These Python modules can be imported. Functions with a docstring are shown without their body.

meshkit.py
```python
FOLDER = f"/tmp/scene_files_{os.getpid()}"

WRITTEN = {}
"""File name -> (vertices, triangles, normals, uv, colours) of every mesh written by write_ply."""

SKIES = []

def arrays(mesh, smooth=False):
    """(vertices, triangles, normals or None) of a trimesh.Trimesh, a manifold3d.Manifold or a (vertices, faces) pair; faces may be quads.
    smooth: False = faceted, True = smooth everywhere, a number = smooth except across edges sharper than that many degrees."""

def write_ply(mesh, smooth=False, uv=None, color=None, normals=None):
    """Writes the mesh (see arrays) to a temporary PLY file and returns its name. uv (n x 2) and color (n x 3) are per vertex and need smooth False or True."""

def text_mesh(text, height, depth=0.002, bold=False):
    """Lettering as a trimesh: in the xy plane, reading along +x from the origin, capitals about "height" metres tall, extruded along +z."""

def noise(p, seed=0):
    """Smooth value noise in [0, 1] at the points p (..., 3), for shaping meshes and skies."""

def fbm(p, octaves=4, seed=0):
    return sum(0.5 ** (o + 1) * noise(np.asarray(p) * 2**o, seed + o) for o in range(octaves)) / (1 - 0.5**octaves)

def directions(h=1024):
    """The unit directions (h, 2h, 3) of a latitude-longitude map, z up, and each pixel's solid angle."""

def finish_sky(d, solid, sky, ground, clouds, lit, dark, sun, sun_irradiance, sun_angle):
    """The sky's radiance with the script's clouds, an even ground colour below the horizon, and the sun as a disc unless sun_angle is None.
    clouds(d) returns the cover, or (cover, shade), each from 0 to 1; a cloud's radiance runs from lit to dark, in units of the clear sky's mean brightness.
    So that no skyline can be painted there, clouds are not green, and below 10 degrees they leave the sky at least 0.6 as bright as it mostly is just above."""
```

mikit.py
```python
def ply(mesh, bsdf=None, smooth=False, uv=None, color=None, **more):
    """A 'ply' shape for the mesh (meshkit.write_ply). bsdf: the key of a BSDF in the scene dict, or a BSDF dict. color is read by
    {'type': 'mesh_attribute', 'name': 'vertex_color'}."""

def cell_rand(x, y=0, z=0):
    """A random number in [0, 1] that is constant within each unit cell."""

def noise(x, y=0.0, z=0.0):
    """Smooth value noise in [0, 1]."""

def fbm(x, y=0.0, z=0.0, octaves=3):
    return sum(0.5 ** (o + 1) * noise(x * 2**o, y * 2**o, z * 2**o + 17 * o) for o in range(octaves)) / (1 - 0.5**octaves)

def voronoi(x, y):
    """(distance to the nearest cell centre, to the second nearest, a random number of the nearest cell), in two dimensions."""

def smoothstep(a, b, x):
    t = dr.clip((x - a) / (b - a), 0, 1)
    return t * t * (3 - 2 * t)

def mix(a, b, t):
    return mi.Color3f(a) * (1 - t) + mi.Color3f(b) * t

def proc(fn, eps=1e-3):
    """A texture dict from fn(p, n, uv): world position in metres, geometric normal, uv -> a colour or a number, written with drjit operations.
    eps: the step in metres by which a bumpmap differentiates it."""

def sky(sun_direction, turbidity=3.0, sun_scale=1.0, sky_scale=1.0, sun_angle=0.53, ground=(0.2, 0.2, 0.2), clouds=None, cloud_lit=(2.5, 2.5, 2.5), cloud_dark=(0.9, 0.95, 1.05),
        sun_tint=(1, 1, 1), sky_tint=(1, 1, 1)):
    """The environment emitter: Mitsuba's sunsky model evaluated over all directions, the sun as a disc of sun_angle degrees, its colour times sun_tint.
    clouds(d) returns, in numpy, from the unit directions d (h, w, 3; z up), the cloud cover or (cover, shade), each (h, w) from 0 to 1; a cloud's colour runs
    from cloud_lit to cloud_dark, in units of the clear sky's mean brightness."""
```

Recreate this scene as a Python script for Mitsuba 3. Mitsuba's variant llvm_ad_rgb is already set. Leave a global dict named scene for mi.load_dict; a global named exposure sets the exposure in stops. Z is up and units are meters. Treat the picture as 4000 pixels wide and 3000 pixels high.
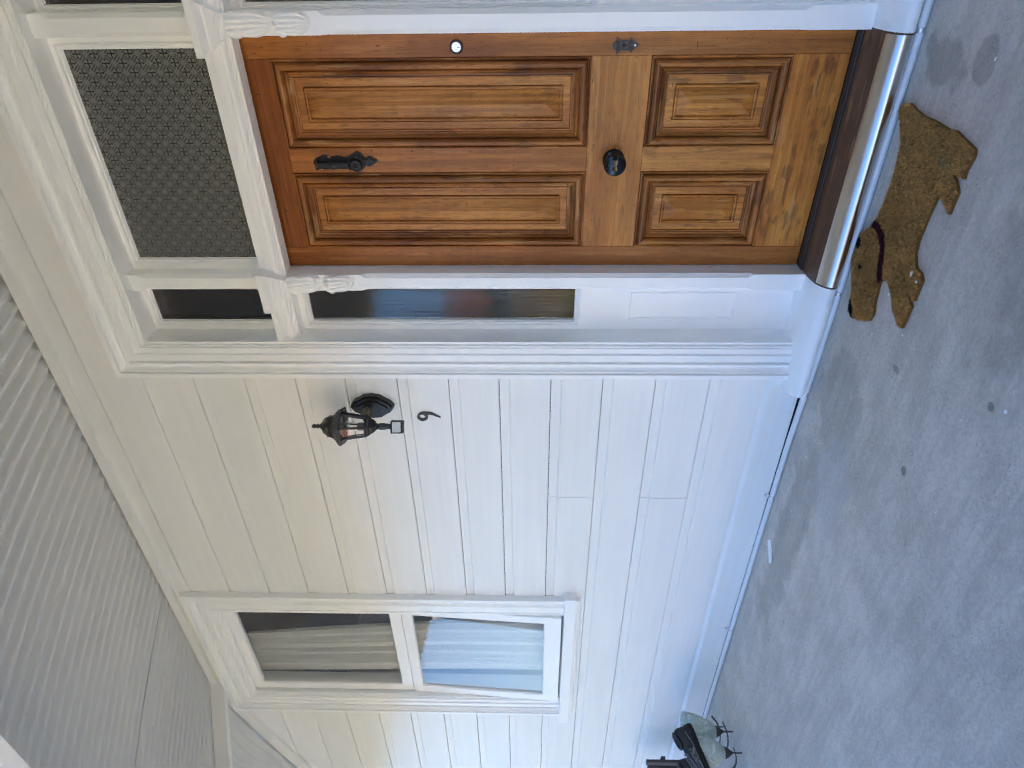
import math, random
import numpy as np
import trimesh
from shapely.geometry import Polygon, Point, box as sbox
from shapely.ops import unary_union
import drjit as dr
import mitsuba as mi
import mikit, meshkit
from mikit import proc, noise, fbm, voronoi, cell_rand, smoothstep, mix

random.seed(7)
rng = np.random.default_rng(7)
T = mi.ScalarTransform4f
scene, labels = {'type': 'scene'}, {}

# ------------------------------------------------------------------ camera, sky, exposure
CAM = np.array([1.1822, -2.4424, 1.0634])
FW = np.array([-0.5864, 0.8096, 0.0269]); RT = np.array([0.8099, 0.5866, 0.0034])
scene['camera'] = {'type': 'perspective', 'fov': 75.14, 'fov_axis': 'x', 'near_clip': 0.05, 'far_clip': 600.0,
                   'to_world': T().look_at(origin=CAM.tolist(), target=(CAM + FW).tolist(), up=RT.tolist())}   # the phone was held on its side
scene['sky_light'] = mikit.sky([0.42, 0.62, 0.95], turbidity=3.0, ground=(0.14, 0.14, 0.10), sky_tint=(0.98, 1.07, 1.20))
exposure = 3.8

FLOOR = -0.115      # verandah floor; z = 0 is the top of the door sill
WALL = -0.120       # face of the weatherboards (y); the door leaf's face is y = 0


# ------------------------------------------------------------------ materials
def mat(name, d, two=True):
    scene[name] = {'type': 'twosided', 'bsdf': d} if two else d


def rgb(*c):
    return {'type': 'rgb', 'value': list(c)}


def pr(base, rough=0.5, spec=0.5, metal=0.0, **kw):
    d = {'type': 'principled', 'base_color': rgb(*base) if isinstance(base, (tuple, list)) else base, 'roughness': rough,
         'specular': spec}
    if metal: d['metallic'] = metal
    d.update(kw)
    return d


def bump(inner, fn, eps=1e-3, scale=1.0):
    return {'type': 'bumpmap', 'bsdf': inner, 'arbitrary': proc(fn, eps), 'scale': scale}


def paint_board(p, n, uv):
    # painted old timber: brush-outs and filler of slightly different white
    k = fbm(p.x * 1.7, p.z * 60.0, 3.0, 3)
    q = fbm(p.x * 2.6 + 9, p.z * 5.0, 1.0, 3)
    return mix((0.735, 0.725, 0.69), (0.765, 0.755, 0.72), smoothstep(.3, .7, k * .5 + q * .5))


def bump_board(p, n, uv):
    # raised grain under the paint: strong on some boards, faint on others
    row = dr.floor((p.z - .0715) / .2247)
    st = cell_rand(row, 3, 1) * smoothstep(.35, .75, noise(p.x * 1.1, row * 3.7, 4.0))
    w = p.z * 1.0 + .006 * fbm(p.x * 2.2, p.z * 14.0, 2.0, 2)
    g = fbm(p.x * 1.3, w * 190.0, 3.0, 3)
    return .00026 * g * (.08 + 1.9 * st)


mat('board_paint', bump(pr(proc(paint_board), .34, .5), bump_board, 8e-4))


mat('trim_paint', pr((.825, .82, .795), .28, .5))
mat('ledger_paint', pr((.74, .73, .69), .36, .5))


mat('roof_paint', pr((.63, .62, .585), .20, .6))
mat('dark_void', pr((.03, .028, .025), .9, .2))
mat('white_render', pr((.72, .70, .66), .8, .3))


def wood(axis, dark, lite, rust, seed, grain=1.0, worn=0.5):
    """Varnished softwood; axis = direction of the grain (0 = x, 2 = z)."""
    def fn(p, n, uv):
        u, v = (p.x, p.z) if axis == 0 else (p.z, p.x)
        v = v + p.y * .6
        bend = .012 * fbm(u * 2.3 + seed, v * 7.0, seed, 2)
        ring = fbm(u * .9 + seed, (v + bend) * 75.0, seed + 2.0, 3)
        fine = fbm(u * 9.0, (v + bend) * 420.0, seed + 5.0, 3)
        big = fbm(u * 3.1 + seed * 3, v * 9.0, seed + 8.0, 3)
        c = mix(lite, dark, smoothstep(.22, .80, .50 * ring + .35 * big + .15 * fine))
        c = mix(c, rust, .6 * smoothstep(.48, .78, big))
        pore = smoothstep(.66, .82, noise(u * 26.0 + seed, (v + bend) * 620.0, seed))
        c = c * (1 - .30 * grain * pore)
        blot = smoothstep(.63, .72, fbm(u * 11 + seed, v * 42, seed + 1.0, 3)) * worn
        c = mix(c, (.07, .026, .012), blot * .45)
        pale = smoothstep(.66, .78, fbm(u * 6 + 3 * seed, v * 60, seed + 11.0, 3)) * worn
        c = mix(c, (.60, .34, .13), pale * .4)
        spot = smoothstep(.955, .975, noise(u * 95, v * 110, seed + 4.0))
        return c * (1 - .7 * spot)

    def bp(p, n, uv):
        u, v = (p.x, p.z) if axis == 0 else (p.z, p.x)
        v = v + p.y * .6
        bend = .012 * fbm(u * 2.3 + seed, v * 7.0, seed, 2)
        return .00012 * grain * fbm(u * 6.0, (v + bend) * 330.0, seed + 5.0, 3) + .00020 * worn * fbm(u * 14, v * 60, seed, 3)
    return bump(pr(proc(fn), .38, .32), bp, 7e-4)


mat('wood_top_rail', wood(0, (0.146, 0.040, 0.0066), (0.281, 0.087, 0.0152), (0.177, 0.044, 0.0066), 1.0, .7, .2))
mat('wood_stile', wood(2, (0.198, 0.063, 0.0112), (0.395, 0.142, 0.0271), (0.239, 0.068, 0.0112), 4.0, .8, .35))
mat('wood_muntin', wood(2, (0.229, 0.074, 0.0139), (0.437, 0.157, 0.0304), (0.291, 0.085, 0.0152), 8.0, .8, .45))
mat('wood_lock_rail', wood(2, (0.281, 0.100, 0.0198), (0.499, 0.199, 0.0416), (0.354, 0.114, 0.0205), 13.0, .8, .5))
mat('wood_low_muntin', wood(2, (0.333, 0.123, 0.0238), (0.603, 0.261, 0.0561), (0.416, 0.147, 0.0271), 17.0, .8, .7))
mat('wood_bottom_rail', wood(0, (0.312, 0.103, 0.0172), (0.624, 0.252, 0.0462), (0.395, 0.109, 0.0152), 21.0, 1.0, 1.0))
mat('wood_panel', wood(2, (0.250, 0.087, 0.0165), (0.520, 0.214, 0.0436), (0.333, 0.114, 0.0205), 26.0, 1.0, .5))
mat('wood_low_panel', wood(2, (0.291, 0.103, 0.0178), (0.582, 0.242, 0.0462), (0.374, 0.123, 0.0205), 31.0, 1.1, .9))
mat('wood_moulding', wood(2, (.115, .036, .0080), (.46, .175, .038), (0.187, 0.052, 0.0099), 37.0, 1.0, .8))
mat('wood_moulding_cross', wood(0, (.105, .034, .0085), (.40, .150, .036), (0.156, 0.046, 0.0106), 43.0, 1.0, .9))
mat('sill_timber', wood(0, (.085, .050, .032), (.15, .092, .058), (.10, .052, .032), 51.0, .5, .5))
mat('weather_strip', pr(proc(lambda p, n, uv: mix((.028, .022, .02), (.06, .05, .045), fbm(p.x * 30, p.y * 200, 1.0, 3))), .6, .4))


def cast_iron(p, n, uv):
    return mix((.009, .009, .010), (.022, .021, .021), fbm(p.x * 160, p.y * 160, p.z * 160, 3))


mat('cast_iron', bump(pr(proc(cast_iron), .48, .4), lambda p, n, uv: .0004 * fbm(p.x * 300, p.y * 300, p.z * 300, 2), 5e-4))
mat('aged_iron', pr(proc(lambda p, n, uv: mix((.030, .027, .027), (.060, .052, .050), fbm(p.x * 220, p.y * 90, p.z * 220, 3))), .5, .5))
mat('black_ceramic', {'type': 'roughplastic', 'diffuse_reflectance': rgb(.004, .004, .005), 'alpha': .02, 'int_ior': 1.5})
mat('black_enamel', pr(proc(lambda p, n, uv: mix((.010, .010, .010), (.020, .018, .015), fbm(p.x * 60, p.y * 60, p.z * 60, 3))), .30, .5))
mat('lantern_crown', pr(proc(lambda p, n, uv: mix((.02, .018, .013), (.15, .125, .075), smoothstep(.35, .65, fbm(p.x * 50, p.y * 50, p.z * 70, 3)))), .5, .4))
mat('chrome', {'type': 'roughconductor', 'material': 'Cr', 'alpha': .16})
mat('satin_nickel', pr((.78, .78, .80), .35, .5, 1.0))


def steel_rough(p, n, uv):
    return .13 + .14 * fbm(p.x * 7, p.y * 130, p.z * 130, 3)


mat('stainless', bump({'type': 'principled', 'base_color': proc(lambda p, n, uv: mix((.60, .585, .56), (.74, .73, .71), fbm(p.x * 5, p.y * 60, p.z * 60, 3))),
                       'metallic': 1.0, 'roughness': proc(steel_rough)}, lambda p, n, uv: .0006 * fbm(p.x * 5, p.y * 9, p.z * 9, 2), 2e-3))
mat('galvanised', pr((.62, .63, .64), .35, .5, 1.0))
mat('conduit_pvc', pr(proc(lambda p, n, uv: mix((.60, .61, .62), (.68, .69, .70), fbm(p.x * 9, p.y * 70, p.z * 70, 3))), .35, .5))


def concrete(p, n, uv):
    x, y = p.x, p.y
    a = fbm(x * 2.1 + 3, y * 2.1, 1.0, 4)
    b = fbm(x * 9, y * 13, 2.0, 4)
    c = fbm(x * 120, y * 150, 3.0, 3)
    c = mix((.395, .358, .308), (.535, .492, .432), smoothstep(.25, .75, .28 * a + .34 * b + .38 * c))
    # trowel streaks, damp blotches with an edge, dust, specks
    st = fbm(x * 5 + .8 * y, y * 60, 4.0, 3)
    c = c * (.90 + .20 * st)

    def blob(cx, cy, rx, ry, w, seed):
        d = dr.sqrt(dr.square((x - cx) / rx) + dr.square((y - cy) / ry)) + 1.1 * (fbm(x * 13 + seed, y * 13, seed, 4) - .5)
        return smoothstep(1.0 + w, 1.0 - w, d)
    c = c * (1 - .30 * blob(.80, -.34, .075, .10, .16, 1.0))
    c = c * (1 - .28 * blob(.84, -.52, .05, .045, .10, 2.0))
    c = c * (1 - .20 * blob(-.40, -.40, .20, .17, .22, 3.0))
    c = c * (1 - .20 * blob(-1.25, -.36, .55, .12, .25, 4.0))
    c = mix(c, (.40, .405, .41), .33 * blob(-.70, -.52, .26, .13, .18, 5.0))
    c = c * (1 - .22 * blob(.55, -1.0, .34, .12, .30, 6.0))
    c = c * (1 - .55 * blob(-.286, -.876, .013, .012, .2, 7.0))
    c = c * (1 - .50 * blob(.121, -1.069, .010, .012, .2, 8.0))
    c = c * (1 - .40 * blob(-.051, -.649, .012, .020, .3, 9.0))
    pit = smoothstep(.84, .92, noise(x * 330, y * 240, 6.0)) * smoothstep(.45, .62, noise(x * 9, y * 9, 1.0))
    c = c * (1 - .38 * pit)
    fl = smoothstep(.955, .975, noise(x * 190, y * 210, 9.0))
    return mix(c, (.62, .62, .62), fl * .8)


def concrete_rough(p, n, uv):
    return .42 + .25 * fbm(p.x * 4, p.y * 9, 3.0, 3)


mat('concrete', bump({'type': 'principled', 'base_color': proc(concrete), 'roughness': proc(concrete_rough), 'specular': .45},
                     lambda p, n, uv: .0004 * fbm(p.x * 60, p.y * 60, 2.0, 4) + .0012 * fbm(p.x * 9, p.y * 9, 1.0, 2), 1.5e-3))
mat('lawn_grass', pr(proc(lambda p, n, uv: mix((.085, .105, .035), (.17, .165, .07), fbm(p.x * 3, p.y * 3, 1.0, 4))), .95, .2))
mat('path_concrete', pr(proc(lambda p, n, uv: mix((.47, .44, .38), (.58, .55, .48), fbm(p.x * 6, p.y * 6, 1.0, 4))), .9, .3))
mat('asphalt', pr((.06, .06, .06), .9, .3))
mat('red_brick', pr(proc(lambda p, n, uv: mix((.26, .10, .06), (.36, .15, .09), fbm(p.x * 4, p.y * 4, p.z * 12, 3))), .9, .3))
mat('tile_roof', pr(proc(lambda p, n, uv: mix((.18, .08, .06), (.26, .12, .08), fbm(p.x * 3, p.y * 8, p.z * 8, 3))), .85, .3))
mat('foliage', pr(proc(lambda p, n, uv: mix((.030, .055, .018), (.075, .115, .035), fbm(p.x * 2, p.y * 2, p.z * 2, 3))), .7, .3))
mat('bark', pr((.10, .075, .05), .9, .2))
mat('dull_plaster', pr((.30, .27, .24), .9, .2))

# glass
scene['clear_glass'] = {'type': 'thindielectric', 'int_ior': 1.5}
scene['reeded_glass'] = {'type': 'thindielectric', 'int_ior': 1.55}
scene['red_glass'] = {'type': 'thindielectric', 'int_ior': 1.5, 'specular_transmittance': rgb(.16, .012, .012)}


def seg(px, pz, ax, az, bx, bz):
    dx, dz = bx - ax, bz - az
    t = dr.clip(((px - ax) * dx + (pz - az) * dz) / (dx * dx + dz * dz), 0, 1)
    return dr.sqrt(dr.square(px - ax - t * dx) + dr.square(pz - az - t * dz))


LAT = .0593


def lattice(p):
    """Printed pattern of the fanlight: crosslets on a square lattice, basket-weave bars on its diagonals. 1 = dark print, 2nd = crosslet."""
    x, z = (p.x - .8163) / LAT, (p.z - 2.6244) / LAT
    cx, cz = x - dr.floor(x + .5), z - dr.floor(z + .5)
    near = (dr.abs(cx) + dr.abs(cz)) > .5
    cx2 = dr.select(near, cx - dr.sign(cx) * .5, cx)
    cz2 = dr.select(near, cz - dr.sign(cz) * .5, cz)
    ax, az = dr.abs(cx2), dr.abs(cz2)
    arm = dr.minimum(seg(ax, az, 0., 0., .19, 0.), seg(ax, az, 0., 0., 0., .19))
    cross = smoothstep(.046, .026, arm)
    cross = dr.maximum(cross, smoothstep(.045, .030, dr.sqrt(dr.square(ax - .20) + dr.square(az)) - .018))
    cross = dr.maximum(cross, smoothstep(.045, .030, dr.sqrt(dr.square(ax) + dr.square(az - .20)) - .018))
    cross = dr.maximum(cross, smoothstep(.055, .04, dr.sqrt(dr.square(ax) + dr.square(az))))
    # diagonal coordinates inside the diamond cell: a, b from -.5 to .5
    a, b = cx2 + cz2, cx2 - cz2
    ua, ub = dr.abs(a), dr.abs(b)
    bar = dr.minimum(seg(ua, ub, .40, 0., .40, .26), seg(ua, ub, 0., .40, .26, .40))
    bars = smoothstep(.058, .032, bar)
    rr = dr.sqrt(dr.square(dr.abs(cx2) - .36) + dr.square(cz2))
    arc = smoothstep(.026, .012, dr.abs(rr - .15)) * .55
    return dr.maximum(bars, arc), cross


def fan_col(p, n, uv):
    bars, cross = lattice(p)
    grit = fbm(p.x * 260, p.z * 260, 1.0, 2)
    c = mix((.135, .138, .128), (.180, .182, .165), grit)
    c = mix(c, (.030, .032, .032), bars)
    c = mix(c, (.010, .008, .006), cross)
    dust = smoothstep(.965, .98, noise(p.x * 190, p.z * 190, 4.0))
    return mix(c, (.5, .5, .47), dust)


mat('printed_glass', pr(proc(fan_col), .32, .5))


def lace(p, n, uv):
    k = fbm(p.x * 420, p.z * 420, 2.0, 2)
    s = smoothstep(.90, .93, noise(p.x * 150, p.z * 150, 3.0)) * smoothstep(.5, .7, noise(p.x * 8, p.z * 8, 5.0))
    return mix((.68, .68, .62), (.78, .78, .72), k) * (1 - .3 * s)


scene['curtain_cloth'] = {'type': 'principledthin', 'base_color': proc(lace), 'roughness': .8, 'diff_trans': .55}


def alabaster(p, n, uv):
    d, d2, k = voronoi(p.x * 17 + p.y * 9 + 1.3 * noise(p.x * 25, p.y * 25, p.z * 25), p.z * 20 + 1.6 * noise(p.z * 22, p.x * 22, p.y * 20))
    v = smoothstep(.10, .01, d2 - d) * smoothstep(.35, .6, noise(p.x * 16, p.y * 16, p.z * 16))
    return mix((.66, .70, .62), (.93, .96, .93), v)


scene['alabaster_glass'] = {'type': 'principledthin', 'base_color': proc(alabaster), 'roughness': .25, 'diff_trans': .8, 'eta': 1.5}
mat('brown_metal', pr(proc(lambda p, n, uv: mix((.040, .032, .027), (.085, .070, .058), fbm(p.x * 70, p.y * 70, p.z * 70, 3))), .45, .5))
mat('shoe_leather', bump(pr(proc(lambda p, n, uv: mix((.010, .010, .011), (.026, .026, .028), fbm(p.x * 120, p.y * 120, p.z * 120, 3))), .55, .4),
                         lambda p, n, uv: .0008 * fbm(p.x * 220, p.y * 220, p.z * 220, 2), 1e-3))
mat('shoe_mesh', pr(proc(lambda p, n, uv: mix((.018, .018, .018), (.30, .29, .27), smoothstep(.52, .7, noise(p.x * 330, p.y * 330, p.z * 330)))), .8, .3))
mat('shoe_sole', pr((.012, .012, .012), .7, .3))
mat('shoe_piping', pr((.20, .20, .20), .6, .3))
mat('rack_timber', pr(proc(lambda p, n, uv: mix((.035, .030, .028), (.075, .065, .06), fbm(p.x * 90, p.y * 90, p.z * 8, 3))), .55, .4))
mat('paper', pr((.80, .80, .79), .85, .3))
mat('paint_flake', pr((.80, .80, .78), .8, .3))
mat('coir_base', pr((.16, .075, .022), 1.0, .1))
mat('coir', pr({'type': 'mesh_attribute', 'name': 'vertex_color'}, .8, .25))
mat('bulb_glass', pr((.75, .74, .70), .2, .5))
mat('lamp_holder', pr((.10, .10, .10), .6, .4))
mat('sensor_lens', pr((.55, .57, .57), .4, .5))
mat('putty', pr((.78, .775, .75), .4, .4))


# ------------------------------------------------------------------ helpers
def numbered(key):
    if key not in scene and key not in labels: return key
    k = 1
    while f'{key}_{k:03d}' in scene or f'{key}_{k:03d}' in labels: k += 1
    return f'{key}_{k:03d}'


def add(name, mesh, bsdf, parent=None, smooth=False, kind=None, label=None, **kw):
    key = numbered((parent + '__' if parent else '') + name)
    scene[key] = mikit.ply(mesh, bsdf, smooth=smooth, **kw)
    d = {}
    if kind: d['kind'] = kind
    if label: d['label'] = label
    if d: labels[key] = d
    return key


def thing(name, label, cat, group=None):
    key = numbered(name)
    labels[key] = {'label': label, 'category': cat}
    if group: labels[key]['group'] = group
    return key


def tm(v, f):
    return trimesh.Trimesh(np.asarray(v, float), np.asarray(f, int), process=False)


def cat(*ms):
    return trimesh.util.concatenate([m for m in ms if m is not None])


def box(x0, x1, y0, y1, z0, z1, b=0.0):
    if b <= 0:
        m = trimesh.creation.box(extents=(x1 - x0, y1 - y0, z1 - z0)); m.apply_translation(((x0 + x1) / 2, (y0 + y1) / 2, (z0 + z1) / 2)); return m
    P = []
    for sx in (0, 1):
        for sy in (0, 1):
            for sz in (0, 1):
                X, Y, Z = (x0, x1)[sx], (y0, y1)[sy], (z0, z1)[sz]
                dx, dy, dz = (b, -b)[sx], (b, -b)[sy], (b, -b)[sz]
                P += [(X, Y + dy, Z + dz), (X + dx, Y, Z + dz), (X + dx, Y + dy, Z)]
    return trimesh.convex.convex_hull(np.array(P))


AX = {'yz': lambda a, b, c: np.stack([c, a, b], 1), 'xz': lambda a, b, c: np.stack([a, c, b], 1), 'xy': lambda a, b, c: np.stack([a, b, c], 1)}


def extr(poly, lo, hi, plane):
    """Extrudes a polygon of the given plane from lo to hi along the third axis."""
    poly = poly if hasattr(poly, 'exterior') else Polygon(poly)
    m = trimesh.creation.extrude_polygon(poly, hi - lo, engine='earcut')
    v = np.array(m.vertices)
    m = tm(AX[plane](v[:, 0], v[:, 1], v[:, 2] + lo), m.faces)
    if m.volume < 0: m.invert()
    return m


def loft(sections, closed=True, caps=True):
    """sections: list of (k,3) rings with equal counts."""
    S = np.array(sections, float); n, k = S.shape[:2]
    v = S.reshape(-1, 3); f = []
    kk = k if closed else k - 1
    for i in range(n - 1):
        for j in range(kk):
            a, b = i * k + j, i * k + (j + 1) % k
            f += [(a, b, b + k), (a, b + k, a + k)]
    if caps and closed:
        for base, rev in ((0, True), ((n - 1) * k, False)):
            c = len(v); v = np.vstack([v, S[0 if rev else -1].mean(0)])
            for j in range(k):
                t = (base + j, base + (j + 1) % k, c)
                f.append(t[::-1] if rev else t)
    m = tm(v, f)
    if caps and closed and m.volume < 0: m.invert()
    return m


def leg(profile, A, B, out, mA, mB, y0=0.0):
    """One mitred moulding length in the wall plane. profile: (s, y) polygon, s away from the opening; A, B: inner corners (x, z)."""
    A, B, out = np.array(A, float), np.array(B, float), np.array(out, float)
    t = (B - A) / np.linalg.norm(B - A)
    pr_ = np.array(profile, float)
    rings = []
    for P, sg, m in ((A, -1, mA), (B, 1, mB)):
        q = P + pr_[:, :1] * out + sg * m * pr_[:, :1] * t
        rings.append(np.stack([q[:, 0], pr_[:, 1] + y0, q[:, 1]], 1))
    n = len(pr_)
    v = np.vstack(rings); f = []
    for j in range(n):
        a, b = j, (j + 1) % n
        f += [(a, b, b + n), (a, b + n, a + n)]
    cap = trimesh.creation.triangulate_polygon(Polygon(pr_), engine='earcut')[1]
    f += [tuple(c) for c in cap] + [tuple(c[::-1] + n) for c in cap]
    m = tm(v, f); m.fix_normals()
    return m


def ring4(profile, x0, x1, z0, z1, y0=0.0, outward=True):
    """Four mitred legs round a rectangle; s runs away from the rectangle (outward) or into it. Returns [left, right, bottom, top]."""
    m = 1 if outward else -1
    g = 1 if outward else -1
    return [leg(profile, (x0, z0), (x0, z1), (-g, 0), m, m, y0), leg(profile, (x1, z0), (x1, z1), (g, 0), m, m, y0),
            leg(profile, (x0, z0), (x1, z0), (0, -g), m, m, y0), leg(profile, (x0, z1), (x1, z1), (0, g), m, m, y0)]


def tube(pts, r, n=10, caps=True):
    pts = np.array(pts, float); r = np.broadcast_to(np.asarray(r, float), (len(pts),))
    t = np.gradient(pts, axis=0); t /= np.linalg.norm(t, axis=1, keepdims=True)
    u = np.cross(t[0], [0, 0, 1] if abs(t[0][2]) < .9 else [1, 0, 0]); u /= np.linalg.norm(u)
    S = []
    for i in range(len(pts)):
        u = u - t[i] * (u @ t[i]); u /= np.linalg.norm(u); w = np.cross(t[i], u)
        a = np.arange(n) / n * 2 * np.pi
        S.append(pts[i] + r[i] * (np.cos(a)[:, None] * u + np.sin(a)[:, None] * w))
    return loft(S, True, caps)


def lathe(prof, n=24, axis='z', at=(0, 0, 0), phase=0.0):
    """prof: (r, h) list; revolved about the axis through at."""
    S = []
    for r, h in prof:
        a = np.arange(n) / n * 2 * np.pi + phase
        x, y = max(r, 1e-5) * np.cos(a), max(r, 1e-5) * np.sin(a)
        S.append(np.stack([x, y, np.full(n, h)], 1) if axis == 'z' else np.stack([x, np.full(n, -h), y], 1))
    m = loft(S); m.apply_translation(at)
    return m


def smoothpoly(pts, n=4):
    """Closed Catmull-Rom through the points."""
    P = np.array(pts, float); out = []
    for i in range(len(P)):
        a, b, c, d = P[i - 1], P[i], P[(i + 1) % len(P)], P[(i + 2) % len(P)]
        for t in np.arange(n) / n:
            out.append(.5 * (2 * b + (c - a) * t + (2 * a - 5 * b + 4 * c - d) * t * t + (3 * b - a - 3 * c + d) * t ** 3))
    return np.array(out)


def bezier(p, n=14):
    p = np.array(p, float); t = np.linspace(0, 1, n)[:, None]
    return (1 - t) ** 3 * p[0] + 3 * (1 - t) ** 2 * t * p[1] + 3 * (1 - t) * t * t * p[2] + t ** 3 * p[3]


# ------------------------------------------------------------------ ground and floor
add('floor', box(-6.5, 4.2, -1.92, .2, FLOOR - .35, FLOOR, .006), 'concrete', kind='structure')
labels['floor']['label'] = 'grey mottled concrete verandah floor'
add('ground', box(-90, 90, -120, 60, -.62, -.42), 'lawn_grass', kind='structure')
add('path', box(-4.2, 2.5, -9.6, -1.925, -.43, -.414), 'path_concrete', kind='structure')
add('road', box(-90, 90, -17, -10.5, -.43, -.414), 'asphalt', kind='structure')
step = thing('concrete_step', 'grey concrete step in front of the verandah floor', 'step')
add('tread', box(.1, 1.5, -2.30, -1.925, -.42, -.265, .006), 'path_concrete', step)

# ------------------------------------------------------------------ the weatherboard wall
wall = thing('house_wall', 'white painted weatherboard house wall beside the front door', 'wall')
U = [.0680, .2958, .5262, .7515, .9742, 1.1977, 1.4165, 1.640, 1.866, 2.0830, 2.3085, 2.5325, 2.7580, 2.9900, 3.1185]
XL, XR = -5.6, 3.6
DO = (-.37, 1.215, -.2, 2.74)     # hole for the door frame (x0, x1, z0, z1)
WO = (-3.09, -2.06, .845, 2.93)   # hole for the window
jx = -1.1852
rowsplit = {(.7515): jx, (.2958): jx}


def board_profile(zb, zt, strip=.0475, rec=.0060):
    """Rebated board: face, quirk, sunk strip; the board above laps it with a narrow open joint."""
    L = zt - strip
    return Polygon([(WALL + .0026, zb), (WALL, zb + .0024), (WALL, L - .0012), (WALL + .0010, L), (WALL + .0100, L + .0002), (WALL + .0100, L + .0026), (WALL + rec, L + .0034), (WALL + rec, zt - .0030), (-.098, zt - .0030), (-.098, zb)])


def board(zb, zt, prof, xa, xb, dy=0.0):
    pieces = []
    holes = [h for h in (DO, WO) if h[2] < zt and h[3] > zb and h[0] < xb and h[1] > xa]
    zs = sorted({zb, zt} | {z for h in holes for z in h[2:] if zb < z < zt})
    for z0, z1 in zip(zs[:-1], zs[1:]):
        spans = [(xa, xb)]
        for h in holes:
            if h[2] < (z0 + z1) / 2 < h[3]:
                spans = [s for a, b in spans for s in ((a, min(b, h[0])), (max(a, h[1]), b)) if s[1] - s[0] > 1e-6]
        for a, b in spans:
            pieces.append((a, b, z0, z1))
    groups = {}                                # pieces that touch are one plank
    runs = []
    for pc in pieces:
        for r in runs:
            if any(abs(pc[2] - q[3]) < 1e-9 and pc[0] < q[1] and pc[1] > q[0] for q in r) : r.append(pc); break
        else: runs.append([pc])
    for r in runs:
        ms = []
        for a, b, z0, z1 in r:
            g = prof.intersection(sbox(-1, z0, 1, z1))
            if g.is_empty: continue
            m = extr(g, a, b, 'yz'); m.apply_translation((0, dy, 0)); ms.append(m)
        add('weatherboard', cat(*ms), 'board_paint', wall)


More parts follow.
